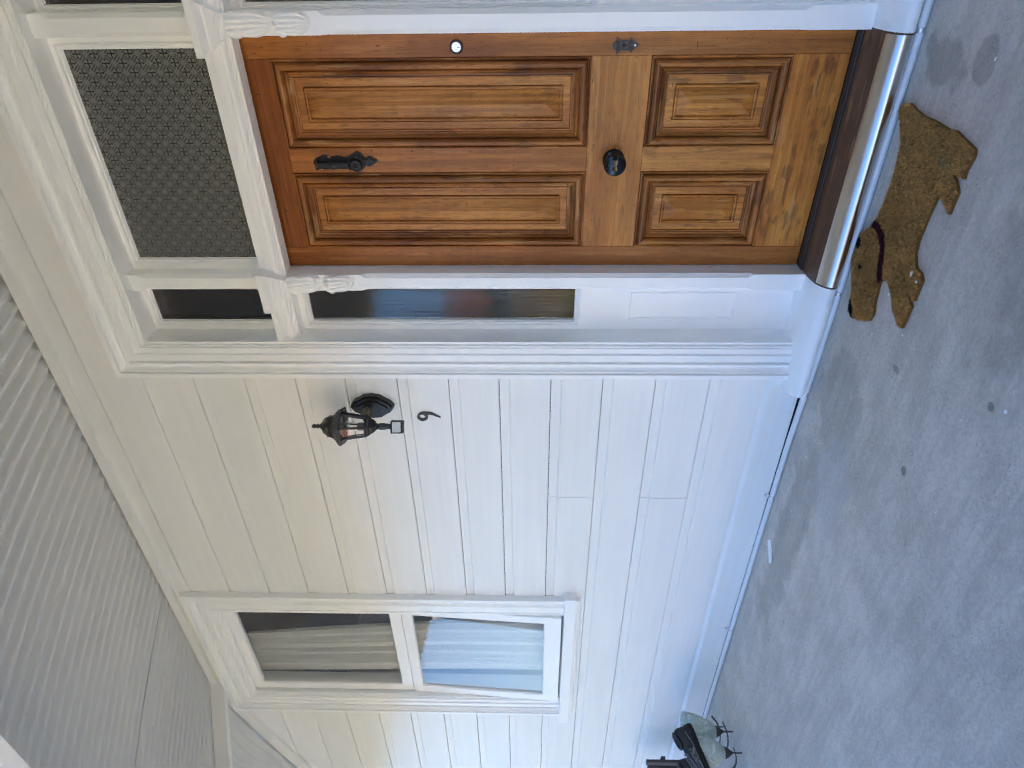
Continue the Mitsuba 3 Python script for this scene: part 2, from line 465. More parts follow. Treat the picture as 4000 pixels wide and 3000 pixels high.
for k in range(len(U) - 1):
    zb, zt = U[k], U[k + 1]
    pf = board_profile(zb, zt) if k < len(U) - 2 else sbox(WALL, zb, -.098, zt)
    if zb in rowsplit:
        board(zb, zt, pf, XL, jx - .0006, -.0011); board(zb, zt, pf, jx + .0006, XR)
    else:
        board(zb, zt, pf, XL, XR)
bottom = Polygon([(WALL + .001, -.094), (WALL, -.09), (WALL, .036), (WALL + .002, .039), (WALL + .011, .052), (WALL + .011, .0645), (-.098, .0645), (-.098, -.094)])
board(-.094, .0665, bottom, XL, XR)
bk = sbox(XL, -.3, XR, 3.1185).difference(unary_union([sbox(*[DO[i] for i in (0, 2, 1, 3)]), sbox(*[WO[i] for i in (0, 2, 1, 3)])]))
add('backing', extr(bk, -.094, -.082, 'xz'), 'dark_void', wall)
# ledger boards under the roof
LX = -2.935
add('ledger', extr([(-.1435, 3.073), (-.1190, 3.073), (-.1190, 3.120), (-.1425, 3.122), (-.1435, 3.121)], LX, XR, 'yz'), 'ledger_paint', wall)
for xn in (-.06, -1.18, -2.55):      # filled nail knots on the ledger's face
    d = lathe([(.0, .0), (.010, .0), (.009, .002), (.004, .003), (.0, .003)], 10, 'y', (xn, -.1434, 3.107))
    add('filled_nail', d, 'ledger_paint', wall, smooth=40)


def zmain(y):
    d = -.1435 - y
    return 3.122 - .275 * d - .04 * d * d - 1.3 * max(0, d - 1.28) ** 1.6


def zend(x):
    d = max(-2.96 - x, -.3)
    return 3.122 - .275 * d - .04 * d * d - 1.3 * max(0, d - 1.28) ** 1.6


xs = np.linspace(-4.6, LX - .003, 24)
S = [[(x, -.1435, zend(x) - .092), (x, -.119, zend(x) - .092), (x, -.119, zend(x) - .001), (x, -.1435, zend(x) - .001)] for x in xs]
add('sloping_ledger', loft(S), 'ledger_paint', wall)

# ------------------------------------------------------------------ verandah roof
roof = thing('verandah_roof', 'cream painted corrugated iron verandah roof over the door', 'roof')
PITCH, AMP = .0734, .0108
HX0, HS = -2.895, .74       # hip line: x = HX0 - HS * d


def sheet(xa, xb, y0=.22, y1=-1.83, lift=0.0):
    n = max(2, int((xb - xa) / PITCH * 14)); xs = np.linspace(xa, xb, n); ys = np.concatenate([[y0], np.linspace(-.1435, y1, 30)])
    V = []
    for y in ys:
        d = max(-.1435 - y, 0)
        lo = HX0 - HS * d - .02
        x = np.maximum(xs, lo)
        wav = AMP * (1 - np.cos(2 * np.pi * (x + .5488) / PITCH))
        z = (zmain(y) if y < -.1435 else 3.122) + wav + lift
        V.append(np.stack([x, np.full(n, y), z], 1))
    V = np.array(V); r, c = V.shape[:2]
    f = [(i * c + j, i * c + j + 1, (i + 1) * c + j + 1) for i in range(r - 1) for j in range(c - 1)] + [(i * c + j, (i + 1) * c + j + 1, (i + 1) * c + j) for i in range(r - 1) for j in range(c - 1)]
    m = tm(V.reshape(-1, 3), f)
    m.update_faces(m.area_faces > 1e-9)
    top = m.copy(); top.apply_translation((0, 0, .0012)); top.invert()
    return cat(m, top)


seams = [3.6, 2.415, 1.315, .215, -.885, -1.985, -3.085, -4.4]
for k, (b, a) in enumerate(zip(seams[:-1], seams[1:])):
    add('corrugated_sheet', sheet(a, b + (.038 if k else 0), lift=.0 if k % 2 else .0022), 'roof_paint', roof, smooth=60)


def end_sheet():
    ys = np.arange(-.123, -1.83, -PITCH / 14); xs = np.concatenate([np.linspace(-2.86, -4.65, 24)])
    V = []
    for x in xs:
        yh = -.1435 - (HX0 - x) / HS
        y = np.maximum(ys, min(yh + .0, -.125))
        wav = AMP * (1 - np.cos(2 * np.pi * (y + .16) / PITCH))
        V.append(np.stack([np.full(len(y), x), y, zend(x) + wav], 1))
    V = np.array(V); r, c = V.shape[:2]
    f = [(i * c + j, i * c + j + 1, (i + 1) * c + j + 1) for i in range(r - 1) for j in range(c - 1)] + [(i * c + j, (i + 1) * c + j + 1, (i + 1) * c + j) for i in range(r - 1) for j in range(c - 1)]
    m = tm(V.reshape(-1, 3), f); m.update_faces(m.area_faces > 1e-9)
    top = m.copy(); top.apply_translation((0, 0, .0012)); top.invert()
    return cat(m, top)


add('corrugated_sheet', end_sheet(), 'roof_paint', roof, smooth=60)
dirh = np.array([-.585, -.811]); perp = np.array([-.811, .585])
S = []
for t in np.linspace(-.01, 1.98, 20):
    q = np.array([-2.885, -.145]) + dirh * t
    zt = zmain(q[1]) + .003
    a, b = q, q + perp * .045
    S.append([(*a, zt), (*a, zt - .088), (*b, zt - .088), (*b, zt)])
add('hip_rafter', loft(S), 'ledger_paint', roof)
add('front_beam', box(-4.75, 3.6, -1.83, -1.752, 2.195, 2.345, .004), 'trim_paint', roof)
add('gutter', extr([(-1.835, 2.20), (-1.95, 2.20), (-1.955, 2.30), (-1.947, 2.30), (-1.942, 2.208), (-1.835, 2.208)], -4.6, 3.6, 'yz'), 'trim_paint', roof)
for px_ in (-4.65, 3.55):
    add('post', box(px_ - .05, px_ + .05, -1.84, -1.74, FLOOR + .002, 2.195, .008), 'trim_paint', roof)
# roofing nails with small dents
for (nx, ny) in ((-.36, -.73), (-.99, -1.33), (-2.06, -.82), (-.70, -.45), (-1.75, -.50)):
    x = -.5488 + PITCH * round((nx + .5488) / PITCH)
    add('roof_nail', lathe([(0, .0), (.008, .0), (.0075, .003), (.004, .005), (0, .0055)], 10, 'z', (x, ny, zmain(ny) - .005)), 'roof_paint', roof, smooth=50)

# ------------------------------------------------------------------ door frame with fanlight and sidelights
frame = thing('door_frame', 'white moulded timber door frame with sidelights and patterned fanlight', 'door frame')
MX = .8450                      # mirror: x -> MX - x
casing = [(0, -.1300), (.0085, -.1300), (.0092, -.1225), (.0128, -.1225), (.0135, -.1310), (.0165, -.1350), (.0205, -.1360), (.0240, -.1335), (.0246, -.1245), (.0280, -.1245), (.0286, -.1340),
          (.0545, -.1345), (.0560, -.1400), (.0580, -.1420), (.0885, -.1425), (.0895, -.1310), (.0935, -.1310), (.0950, -.1420), (.0980, -.1470), (.1020, -.1480), (.1050, -.1455),
          (.1090, -.1385), (.1150, -.1350), (.1220, -.1365), (.1290, -.1440), (.1340, -.1515), (.1385, -.1525), (.1398, -.1430), (.1440, -.1430), (.1452, -.1550),
          (.1470, -.1570), (.1655, -.1570), (.1675, -.1550), (.1675, -.1195), (.0, -.1195)]
ox0, ox1, oz = -.2810, MX + .2810, 2.6670
add('casing', leg(casing, (ox0, -.013), (ox0, oz), (-1, 0), 0, 1), 'trim_paint', frame, smooth=35)
add('casing', leg(casing, (ox1, -.013), (ox1, oz), (1, 0), 0, 1), 'trim_paint', frame, smooth=35)
add('casing', leg(casing, (ox0, oz), (ox1, oz), (0, 1), 1, 1), 'trim_paint', frame, smooth=35)
add('lining', box(ox0 - .022, ox0, -.1255, .06, -.003, oz), 'trim_paint', frame)
add('lining', box(ox1, ox1 + .022, -.1255, .06, -.003, oz), 'trim_paint', frame)
add('lining', box(ox0 - .022, ox1 + .022, -.1255, .06, oz, oz + .022), 'trim_paint', frame)


def post_mesh(xl, xr, zones, z0, z1):
    """Square post with both front arrises chamfered between stops. zones: (za, zb) of the full chamfer."""
    def c(z):
        best = .0008
        for za, zb in zones:
            if za <= z <= zb: best = .0145
            elif za - .022 < z < za: best = max(best, .0145 * (z - za + .022) / .022)
            elif zb < z < zb + .022: best = max(best, .0145 * (zb + .022 - z) / .022)
        return best
    zs = sorted({z0, z1} | {z + o for za, zb in zones for z, o in ((za, 0), (za, -.0219), (za, -.011), (zb, 0), (zb, .0219), (zb, .011))})
    S = []
    for z in zs:
        k = c(z); y0 = -.0810
        S.append([(xl, .05, z), (xl, y0 + k, z), (xl + k, y0, z), (xr - k, y0, z), (xr, y0 + k, z), (xr, .05, z)])
    return loft(S)


for xl in (-.0700, MX):
    add('post', post_mesh(xl, xl + .07, [(.2148, 1.7158)], -.004, 2.03), 'trim_paint', frame)
    add('post', post_mesh(xl, xl + .07, [(2.17, 2.6060)], 2.03, oz), 'trim_paint', frame)
trans = [(-.024, 2.0260), (-.0870, 2.0240), (-.0885, 2.0255), (-.0885, 2.0310), (-.0845, 2.0318), (-.0845, 2.0345), (-.0930, 2.0352), (-.0935, 2.0395), (-.0960, 2.0405), (-.1000, 2.0430), (-.1030, 2.0460), (-.1075, 2.0520),
         (-.1085, 2.0580), (-.1120, 2.0600), (-.1120, 2.0625), (-.1040, 2.0635), (-.1040, 2.0665), (-.1100, 2.0740), (-.1160, 2.0810), (-.1215, 2.0850), (-.1230, 2.0870), (-.1230, 2.1090), (-.1220, 2.1100), (-.024, 2.1100)]
add('transom', extr(trans, ox0, ox1, 'yz'), 'trim_paint', frame, smooth=30)


def block(xl):
    lev = [(2.0225, .000, -.128), (2.0315, .000, -.128), (2.0325, .004, -.132), (2.0395, .004, -.132), (2.0410, .009, -.137), (2.0470, .012, -.141), (2.0540, .019, -.149), (2.0585, .022, -.153), (2.0615, .023, -.1545),
           (2.0625, .027, -.158), (2.0700, .028, -.160), (2.0770, .034, -.167), (2.0830, .043, -.176), (2.0850, .046, -.1795), (2.0865, .0475, -.181), (2.1085, .0475, -.181), (2.1100, .0465, -.180)]
    S = [[(xl - o, -.05, z), (xl - o, y, z), (xl + .07 + o, y, z), (xl + .07 + o, -.05, z)] for z, o, y in lev]
    return loft(S)


for xl in (-.0700, MX):
    add('transom_block', block(xl), 'trim_paint', frame, smooth=25)


def leaf_mesh(xc, z0, z1, w0, wmax, bulge, flutes, curl):
    """Carved acanthus leaf: fluted shell standing on the post face; z0 top, z1 tip."""
    na, nt = 61, 46
    V = []
    for i in range(nt):
        t = i / (nt - 1)
        w = w0 * (1 - t) + wmax * t
        tip = 1.0 if t < .62 else math.sqrt(max(0, 1 - ((t - .62) / .38) ** 2.4))
        wid = max(.0015, (w0 + (wmax - w0) * math.sin(math.pi * min(t * 1.05, 1)) ** 1.0) * tip)
        z = z0 + (z1 - z0) * t
        d = bulge * (1 - t) ** .85 * (1 - .25 * math.exp(-((t - .0) / .10) ** 2)) + curl * math.exp(-((t - .80) / .16) ** 2) + .004
        for j in range(na):
            a = j / (na - 1) * 2 - 1
            ph = (a + .28 * t * a) * flutes * (1 + .10 * t)
            fl = .0075 * (abs(math.cos(math.pi * ph / 2)) ** .8 - .5) * (1 - t ** 6)
            lobe = 1 + .04 * math.sin(t * 12 + abs(a))
            ed = 1 - abs(a) ** 3.2
            y = -.0800 - (d * (.42 + .58 * ed) + fl) * (1 if abs(a) < .999 else 0)
            V.append((xc + wid * a * lobe + .0035 * t * t, y, z + .004 * math.cos(a * 1.5) * t - .006 * a * a * t))
    V = np.array(V).reshape(nt, na, 3)
    back = V.copy(); back[:, :, 1] = -.079
    f = []
    N = nt * na
    for i in range(nt - 1):
        for j in range(na - 1):
            a = i * na + j
            f += [(a, a + na, a + 1), (a + 1, a + na, a + na + 1)]
    for i in range(nt - 1):
        for j in (0, na - 1):
            a = i * na + j; f += [(a, a + N, a + na), (a + na, a + N, a + N + na)]
    for i in (0, nt - 1):
        for j in range(na - 1):
            a = i * na + j; f += [(a, a + 1, a + N), (a + 1, a + N + 1, a + N)]
    m = tm(np.vstack([V.reshape(-1, 3), back.reshape(-1, 3)]), f); m.fix_normals()
    return m


def volute(xc, sx, y, z, r):
    pts = []
    for k in range(40):
        a = k / 39 * 2 * math.pi * 1.75; rr = r * (1 - .72 * k / 39)
        pts.append((xc + sx * (.001 + .004 * k / 39), y + rr * math.sin(a), z + rr * math.cos(a)))
    return tube(pts, np.linspace(.0036, .0022, 40), 8)


for xl in (-.0700, MX):
    xc = xl + .035
    cb = 'corbel'
    ck = numbered(frame + '__corbel')
    m = cat(leaf_mesh(xc, 2.0225, 1.886, .033, .039, .050, 4.0, .006), *[volute(xc + s * .0335, s, -.100, 1.998, .013) for s in (-1, 1)])
    add('corbel', m, 'trim_paint', frame, smooth=50)
    m = cat(leaf_mesh(xc, 1.872, 1.766, .031, .036, .036, 4.0, .005), *[volute(xc + s * .031, s, -.096, 1.852, .010) for s in (-1, 1)])
    add('leaf', m, 'trim_paint', ck, smooth=50)

# sill under the frame: white outside the posts, dark timber with a steel nosing in the doorway
nose = [(.05, 0), (-.085, -.0005), (-.100, -.0015), (-.135, -.0055), (-.160, -.0125), (-.182, -.0245), (-.198, -.0400), (-.2055, -.0550), (-.2035, -.0685), (-.1940, -.0795), (-.180, -.0865), (-.160, -.0890), (.05, -.0890)]
add('sill', extr(nose, -.505, -.0005, 'yz'), 'trim_paint', frame, smooth=40)
add('sill', extr(nose, MX + .0065, 1.350, 'yz'), 'trim_paint', frame, smooth=40)
add('doorway_sill', extr(nose, .0, MX + .006, 'yz'), 'sill_timber', frame, smooth=40, label='dark worn timber sill in the doorway')
ns = np.array(nose[4:12])
nrm = np.gradient(ns, axis=0); nrm = np.stack([nrm[:, 1], -nrm[:, 0]], 1); nrm /= np.linalg.norm(nrm, axis=1, keepdims=True)
cap_o = ns + nrm * .0022 * (1 if (ns + nrm)[3, 0] < ns[3, 0] else -1)
cap_i = ns + nrm * .0004 * (1 if (ns + nrm)[3, 0] < ns[3, 0] else -1)
add('steel_nosing', extr(np.vstack([cap_o, cap_i[::-1]]), .008, MX + .001, 'yz'), 'stainless', frame, smooth=40, label='polished steel nosing capping the doorway sill')
add('weather_bar', box(.0, MX, -.040, -.002, .0005, .0065, .002), 'weather_strip', frame)

# glazed frames (plate with a hole, bead, pane)
bead = [(0, -.0245), (.003, -.0300), (.0075, -.0310), (.0105, -.0275), (.0125, -.0225), (.0150, -.0235), (.0185, -.0215), (.0200, -.0130), (.0220, -.0120), (.0220, -.002), (0, -.002)]


def glazed(parent_name, x0, x1, z0, z1, gx0, gx1, gz0, gz1, bsdf, label=None, ribs=False, holes=()):
    g = numbered(frame + '__' + parent_name)
    b = .022
    plate = sbox(x0, z0, x1, z1).difference(sbox(gx0 - b, gz0 - b, gx1 + b, gz1 + b))
    scene[g] = mikit.ply(extr(plate, -.0250, .045, 'xz'), 'trim_paint')
    if label: labels[g] = {'label': label}
    add('glazing_bead', cat(*ring4(bead, gx0 - b, gx1 + b, gz0 - b, gz1 + b, 0, False)), 'trim_paint', g, smooth=35)
    if ribs:
        n = 9 * 20; xs = np.linspace(gx0 - .004, gx1 + .004, n)
        P = .0172
        ph = (xs - gx0) / P; y = -.0075 - .0034 * np.abs(np.sin(np.pi * ph)) - .0004 * np.sin(ph * 2.1)
        V = np.array([np.stack([xs, y, np.full(n, z)], 1) for z in np.linspace(gz0 - .004, gz1 + .004, 12)])
        # hand-rolled glass: a slight waver along its height
        V[:, :, 1] += .0006 * np.sin(np.linspace(0, 9, 12))[:, None] * np.sin(xs * 90)[None]
        r, c = V.shape[:2]
        f = [(i * c + j, i * c + j + 1, (i + 1) * c + j + 1) for i in range(r - 1) for j in range(c - 1)] + [(i * c + j, (i + 1) * c + j + 1, (i + 1) * c + j) for i in range(r - 1) for j in range(c - 1)]
        add('pane', tm(V.reshape(-1, 3), f), bsdf, g, smooth=True)
    else:
        v = [(gx0 - .004, -.0095, gz0 - .004), (gx1 + .004, -.0095, gz0 - .004), (gx1 + .004, -.0095, gz1 + .004), (gx0 - .004, -.0095, gz1 + .004)]
        add('pane', tm(v, [(0, 1, 2), (0, 2, 3)]), bsdf, g)
    return g


def sidelight(mir):
    X = (lambda x: x) if not mir else (lambda x: MX - x)
    def o(a, b): return (min(X(a), X(b)), max(X(a), X(b)))
    x0, x1 = o(-.2815, -.0690); g0, g1 = o(-.2445, -.0880)
    g = glazed('sidelight', x0, x1, -.002, 2.035, g0, g1, .8800, 1.9832, 'reeded_glass', ribs=True)
    p0, p1 = o(-.2325, -.1050)
    pm = [(0, -.0248), (.0005, -.0280), (.003, -.0300), (.006, -.0300), (.008, -.0280), (.0095, -.0258), (.0115, -.0258), (.0115, -.0240), (0, -.0240)]
    add('panel_moulding', cat(*ring4(pm, p0, p1, .2230, .6600, 0, False)), 'trim_paint', g, smooth=35)


sidelight(False); sidelight(True)
glazed('fanlight', -.001, MX + .001, 2.10, oz + .001, .0440, MX - .0440, 2.135, 2.6345, 'printed_glass')
for mir in (False, True):
    x0, x1 = (-.2815, -.069) if not mir else (MX + .069, MX + .2815)
    g0, g1 = (-.2430, -.0880) if not mir else (MX + .0880, MX + .2430)
    glazed('corner_light', x0, x1, 2.10, oz + .001, g0, g1, 2.135, 2.6345, 'red_glass')

# ------------------------------------------------------------------ the door
door = thing('front_door', 'old varnished four-panel timber front door with black fittings', 'door')
L, R = .0030, MX - .0030
Zb, Zt = .0085, 2.0365
px = dict(l0=.0815, l1=.3765, r0=.4635, r1=.7635, u0=.8615, u1=1.9452, d0=.1940, d1=.6602)
e = .0009
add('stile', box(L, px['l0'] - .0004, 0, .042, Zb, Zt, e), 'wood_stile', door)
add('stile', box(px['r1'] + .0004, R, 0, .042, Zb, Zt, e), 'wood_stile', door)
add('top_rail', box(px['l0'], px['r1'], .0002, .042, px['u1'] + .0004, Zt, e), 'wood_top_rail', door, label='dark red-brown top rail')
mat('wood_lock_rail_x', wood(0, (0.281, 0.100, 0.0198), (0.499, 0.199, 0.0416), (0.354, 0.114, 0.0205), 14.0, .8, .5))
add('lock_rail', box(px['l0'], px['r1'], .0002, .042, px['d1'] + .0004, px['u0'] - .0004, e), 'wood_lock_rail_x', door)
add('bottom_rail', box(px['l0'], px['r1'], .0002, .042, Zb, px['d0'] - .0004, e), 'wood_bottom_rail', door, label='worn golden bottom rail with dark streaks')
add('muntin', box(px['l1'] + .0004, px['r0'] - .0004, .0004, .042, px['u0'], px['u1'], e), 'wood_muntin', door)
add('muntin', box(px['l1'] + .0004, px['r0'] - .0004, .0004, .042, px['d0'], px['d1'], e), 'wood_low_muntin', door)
pmould = [(0, -.001), (.0008, -.0060), (.0040, -.0075), (.0066, -.0055), (.0072, .0040), (.0104, .0045), (.0112, -.0065), (.0135, -.0125), (.0185, -.0170), (.0245, -.0180), (.0300, -.0155), (.0335, -.0105),
          (.0350, -.0030), (.0358, .0085), (.0388, .0085), (.0396, .0000), (.0430, -.0030), (.0465, -.0010), (.0490, .0040), (.0525, .0072), (.0560, .0080), (.0566, .0130), (.0590, .0130), (.0602, .0080), (.0634, .0080), (.0648, .0110), (.0652, .0200),
          (.0668, .0200), (.0668, .0215), (0, .0215)]


def raised_panel(x0, x1, z0, z1, bsdf):
    """Fielded panel: flat border, sunk step, hipped field."""
    def rect(i, y): return [(x0 + i, y, z0 + i), (x1 - i, y, z0 + i), (x1 - i, y, z1 - i), (x0 + i, y, z1 - i)]
    steps = [(0, .0150), (.0030, .0145), (.0258, .0142), (.0262, .0215), (.0294, .0215), (.0300, .0090), (.0335, .0075), (.0375, .0095), (.0380, .0180), (.0400, .0180), (.0404, .0150)]
    V, f = [], []
    for i, y in steps: V += rect(i, y)
    for k in range(len(steps) - 1):
        for j in range(4):
            a, b = k * 4 + j, k * 4 + (j + 1) % 4
            f += [(a, b, b + 4), (a, b + 4, a + 4)]
    i0 = steps[-1][0]; h = min(x1 - x0, z1 - z0) / 2 - i0
    n = len(V); xm = (x0 + x1) / 2
    V += [(xm, .0150 - .0190, z0 + i0 + h), (xm, .0150 - .0190, z1 - i0 - h)]
    a = n - 4
    f += [(a, a + 1, n), (a + 1, a + 2, n + 1), (a + 1, n + 1, n), (a + 2, a + 3, n + 1), (a + 3, a, n), (a + 3, n, n + 1)]
    m = tm(V, f)
    if m.face_normals[0][1] > 0: m.invert()
    return m


for (x0, x1) in ((px['l0'], px['l1']), (px['r0'], px['r1'])):
    for (z0, z1, bs) in ((px['u0'], px['u1'], 'wood_panel'), (px['d0'], px['d1'], 'wood_low_panel')):
        pk = numbered(door + '__panel')
        scene[pk] = mikit.ply(raised_panel(x0 + .064, x1 - .064, z0 + .064, z1 - .064, bs), bs)
        for q, m in enumerate(ring4(pmould, x0, x1, z0, z1, 0, False)):
            add('moulding', m, 'wood_moulding' if q < 2 else 'wood_moulding_cross', pk, smooth=35)

# knob
kb = lathe([(.0, .0), (.0395, .0), (.0395, .004), (.036, .010), (.028, .013), (.0215, .016), (.019, .024), (.021, .031), (.030, .036), (.0365, .043), (.0400, .053), (.0392, .061), (.0365, .0645), (.0355, .0640), (.0330, .0650), (.026, .0695), (.016, .0725), (.0, .0735)], 48, 'y', (.4195, 0, .7630))
add('knob', kb, 'black_ceramic', door, smooth=45, label='glossy black round knob')
# cylinder lock
lk = add('lock', lathe([(.0, .0), (.0222, .0), (.0226, .003), (.0215, .0075), (.0190, .0100), (.0172, .0095), (.0168, .0065), (.0, .0065)], 40, 'y', (.7955, 0, 1.3112)), 'aged_iron', door, smooth=40)
add('cylinder_face', lathe([(.0, .0), (.0160, .0), (.0158, .0088), (.0150, .0096), (.0, .0098)], 36, 'y', (.7958, 0, 1.3112)), 'satin_nickel', lk, smooth=40)
add('plug', cat(lathe([(.0, .0), (.0072, .0), (.0071, .0106), (.0, .0108)], 28, 'y', (.7960, 0, 1.3060))), 'satin_nickel', lk, smooth=40)
kw = Polygon([(.7953, 1.3082), (.7966, 1.3085), (.7972, 1.3060), (.7970, 1.3030), (.7974, 1.3006), (.7950, 1.3000), (.7946, 1.3030), (.7950, 1.3060)])
add('keyway', extr(kw, -.0113, -.0105, 'xz'), 'dark_void', lk)
# keyhole plate
KP = [(.8201, .7823), (.8125, .7704), (.8110, .7682), (.8104, .7392), (.8144, .7391), (.8183, .7306), (.8126, .7301), (.7963, .7054), (.7795, .7295), (.7723, .7303), (.7773, .7392), (.7795, .7399), (.7803, .7677), (.7771, .7680), (.7677, .7816),
      (.7813, .7812), (.7836, .7883), (.7900, .7935), (.7972, .7943), (.8043, .7909), (.8073, .7823)]
kp = Polygon(KP)
hole = unary_union([Point(.7960, .7588).buffer(.0043), Polygon([(.7940, .7588), (.7965, .7588), (.7962, .7425), (.7938, .7425)])])
kk = add('keyhole_plate', cat(extr(kp.difference(hole), -.0030, -.0002, 'xz'), extr(kp.difference(kp.buffer(-.0016)), -.0042, -.0030, 'xz'),
                              extr(hole.buffer(.0022).difference(hole), -.0044, -.0030, 'xz'),
                              *[tube([(.7952 + sx * .009, -.0036, .7600 + sz * .0), (.7952, -.0036, .7600 + sz * .0165)], .0009, 6) for sx in (-1, 1) for sz in (-1, 1)],
                              *[volute(.7952 + sx * .008, 0, -.0034, zz, .0035).apply_transform(trimesh.transformations.rotation_matrix(math.pi / 2, (0, 0, 1), (.7952 + sx * .008, -.0034, zz))) for sx in (-1, 1) for zz in (.7340, .7765)]),
         'aged_iron', door, smooth=30, label='dark pointed iron keyhole plate')
add('screw', cat(lathe([(0, 0), (.0032, 0), (.0030, .0018), (0, .0024)], 16, 'y', (.7951, -.0028, .7205))), 'satin_nickel', kk, smooth=40)
add('screw', lathe([(0, 0), (.0034, 0), (.0030, .0012), (0, .0018)], 16, 'y', (.7939, -.0028, .7812)), 'aged_iron', kk, smooth=40)
add('keyhole_back', box(.789, .802, -.0004, .002, .740, .765), 'dark_void', kk)
# knocker
KN = [(.4181, 1.8604), (.4299, 1.8510), (.4380, 1.8340), (.4432, 1.8223), (.4419, 1.8059), (.4355, 1.8082), (.4302, 1.7972), (.4395, 1.7932), (.4389, 1.7862), (.4417, 1.7690), (.4375, 1.7507), (.4340, 1.7453), (.4374, 1.7364), (.4327, 1.7372),
      (.4420, 1.7226), (.4547, 1.7005), (.4558, 1.6956), (.4499, 1.6822), (.4382, 1.6721), (.4347, 1.6678), (.4323, 1.6622), (.4382, 1.6590), (.4381, 1.6495), (.4310, 1.6338), (.4227, 1.6242), (.4110, 1.6366), (.4010, 1.6583), (.4064, 1.6647),
      (.4017, 1.6702), (.3922, 1.6811), (.3827, 1.6970), (.3834, 1.7113), (.3912, 1.7234), (.3883, 1.7310), (.3961, 1.7334), (.3985, 1.7511), (.3951, 1.7697), (.3964, 1.7935), (.3976, 1.8041), (.3929, 1.8062), (.3912, 1.8245), (.3954, 1.8346), (.3943, 1.8541), (.4051, 1.8557)]
kn = Polygon(smoothpoly(KN, 3)).buffer(0)
nk = numbered(door + '__door_knocker')
parts = [extr(kn, -.006, -.0003, 'xz')]
inner = kn.buffer(-.006)
for g in getattr(inner, 'geoms', [inner]):
    if g.area > 1e-5: parts.append(extr(g, -.011, -.006, 'xz'))
parts.append(lathe([(.0, 0), (.026, 0), (.026, .012), (.0225, .014), (.0205, .010), (0, .010)], 36, 'y', (.4186, -.003, .0 + 1.6970)))
for q in range(7):
    for s in (-1, 1):
        zz = 1.6655 - q * .0045; w = (.0135 - abs(q - 2) * .0022)
        parts.append(tube([(.4200, -.009, zz - .004), (.4200 + s * w, -.008, zz)], [.0016, .0009], 6))
        zz = 1.846 - q * .005; parts.append(tube([(.4175, -.012, zz - .006), (.4175 + s * (.020 - .001 * q), -.0075, zz)], [.0018, .0010], 6))
        zz = 1.778 - q * .006; parts.append(tube([(.4175, -.012, zz - .004), (.4175 + s * .0190, -.0065, zz)], [.0018, .0012], 6))
scene[nk] = mikit.ply(cat(*parts), 'cast_iron', smooth=30); labels[nk] = {'label': 'black cast iron door knocker with leaf ornament and star boss'}
arm = [box(.4035, .4255, -.040, -.022, 1.722, 1.772, .003), box(.4035, .4245, -.038, -.022, 1.790, 1.838, .003),
       lathe([(.0, -.030), (.0125, -.030), (.0145, -.010), (.0145, .010), (.0125, .030), (0, .030)], 20, 'z', (.4140, -.030, 1.781)).apply_transform(trimesh.transformations.scale_matrix(.42, (.4140, -.030, 1.781), (0, 0, 1))),
       tube([(.4175, -.006, 1.842), (.416, -.020, 1.845), (.4140, -.034, 1.839)], [.010, .009, .008], 12), tube([(.399, -.03, 1.842), (.431, -.03, 1.842)], .005, 10)]
arm += [box(.4065, .4225, -.0415, -.039, 1.7265 + k * .0042, 1.7285 + k * .0042) for k in range(10)] + [box(.4065, .4220, -.0395, -.037, 1.7945 + k * .0042, 1.7965 + k * .0042) for k in range(10)]
for s in (-1, 1):
    arm.append(lathe([(0, -.0045), (.0032, -.0032), (.0045, 0), (.0032, .0032), (0, .0045)], 10, 'z', (.4140 + s * .0135, -.032, 1.7215)))
add('hammer', cat(*arm), 'cast_iron', nk, smooth=35)
bs = [lathe([(0, 0), (.0180, 0), (.0205, .004), (.0205, .012), (.0195, .0145), (.0175, .0150), (.0165, .0135), (0, .0135)], 40, 'y', (.4132, -.022, 1.6998))]
star = Polygon([(.4132 + (.0155 if k % 2 == 0 else .0062) * math.sin(k * math.pi / 5), 1.6998 + (.0155 if k % 2 == 0 else .0062) * math.cos(k * math.pi / 5)) for k in range(10)])
sv = [(.4132, -.0395, 1.6998)] + [(x, -.0356, z) for x, z in list(star.exterior.coords)[:-1]]
bs.append(tm(sv, [(0, 1 + k, 1 + (k + 1) % 10) for k in range(10)]))
add('boss', cat(*bs), 'cast_iron', nk, smooth=20)

# ------------------------------------------------------------------ window
win = thing('window', 'white moulded sash window with a pale curtain behind it', 'window')
wx0, wx1, wz0, wz1 = -3.0160, -2.1300, .8660, 2.8700
add('casing', leg(casing, (wx0, wz0), (wx0, wz1), (-1, 0), 0, 1), 'trim_paint', win, smooth=35)
add('casing', leg(casing, (wx1, wz0), (wx1, wz1), (1, 0), 0, 1), 'trim_paint', win, smooth=35)
add('casing', leg(casing, (wx0, wz1), (wx1, wz1), (0, 1), 1, 1), 'trim_paint', win, smooth=35)
stop = [(0, 0), (.006, -.003), (.012, 0)]
for a, b in ((wx0 - .022, wx0), (wx1, wx1 + .022)):
    add('jamb', box(a, b, -.1255, .03, wz0, wz1), 'trim_paint', win)
add('jamb', box(wx0 - .022, wx1 + .022, -.1255, .03, wz1, wz1 + .022), 'trim_paint', win)
for xa, s in ((wx0, 1), (wx1, -1)):
    add('parting_bead', extr([(xa, -.1225), (xa + s * .010, -.1225), (xa + s * .0125, -.1195), (xa + s * .0125, -.1085), (xa, -.1085)], 1.80, wz1, 'xy'), 'trim_paint', win)
add('parting_bead', extr([(-.1225, wz1), (-.1225, wz1 - .010), (-.1195, wz1 - .0125), (-.1085, wz1 - .0125), (-.1085, wz1)], wx0 + .0125, wx1 - .0125, 'yz'), 'trim_paint', win)


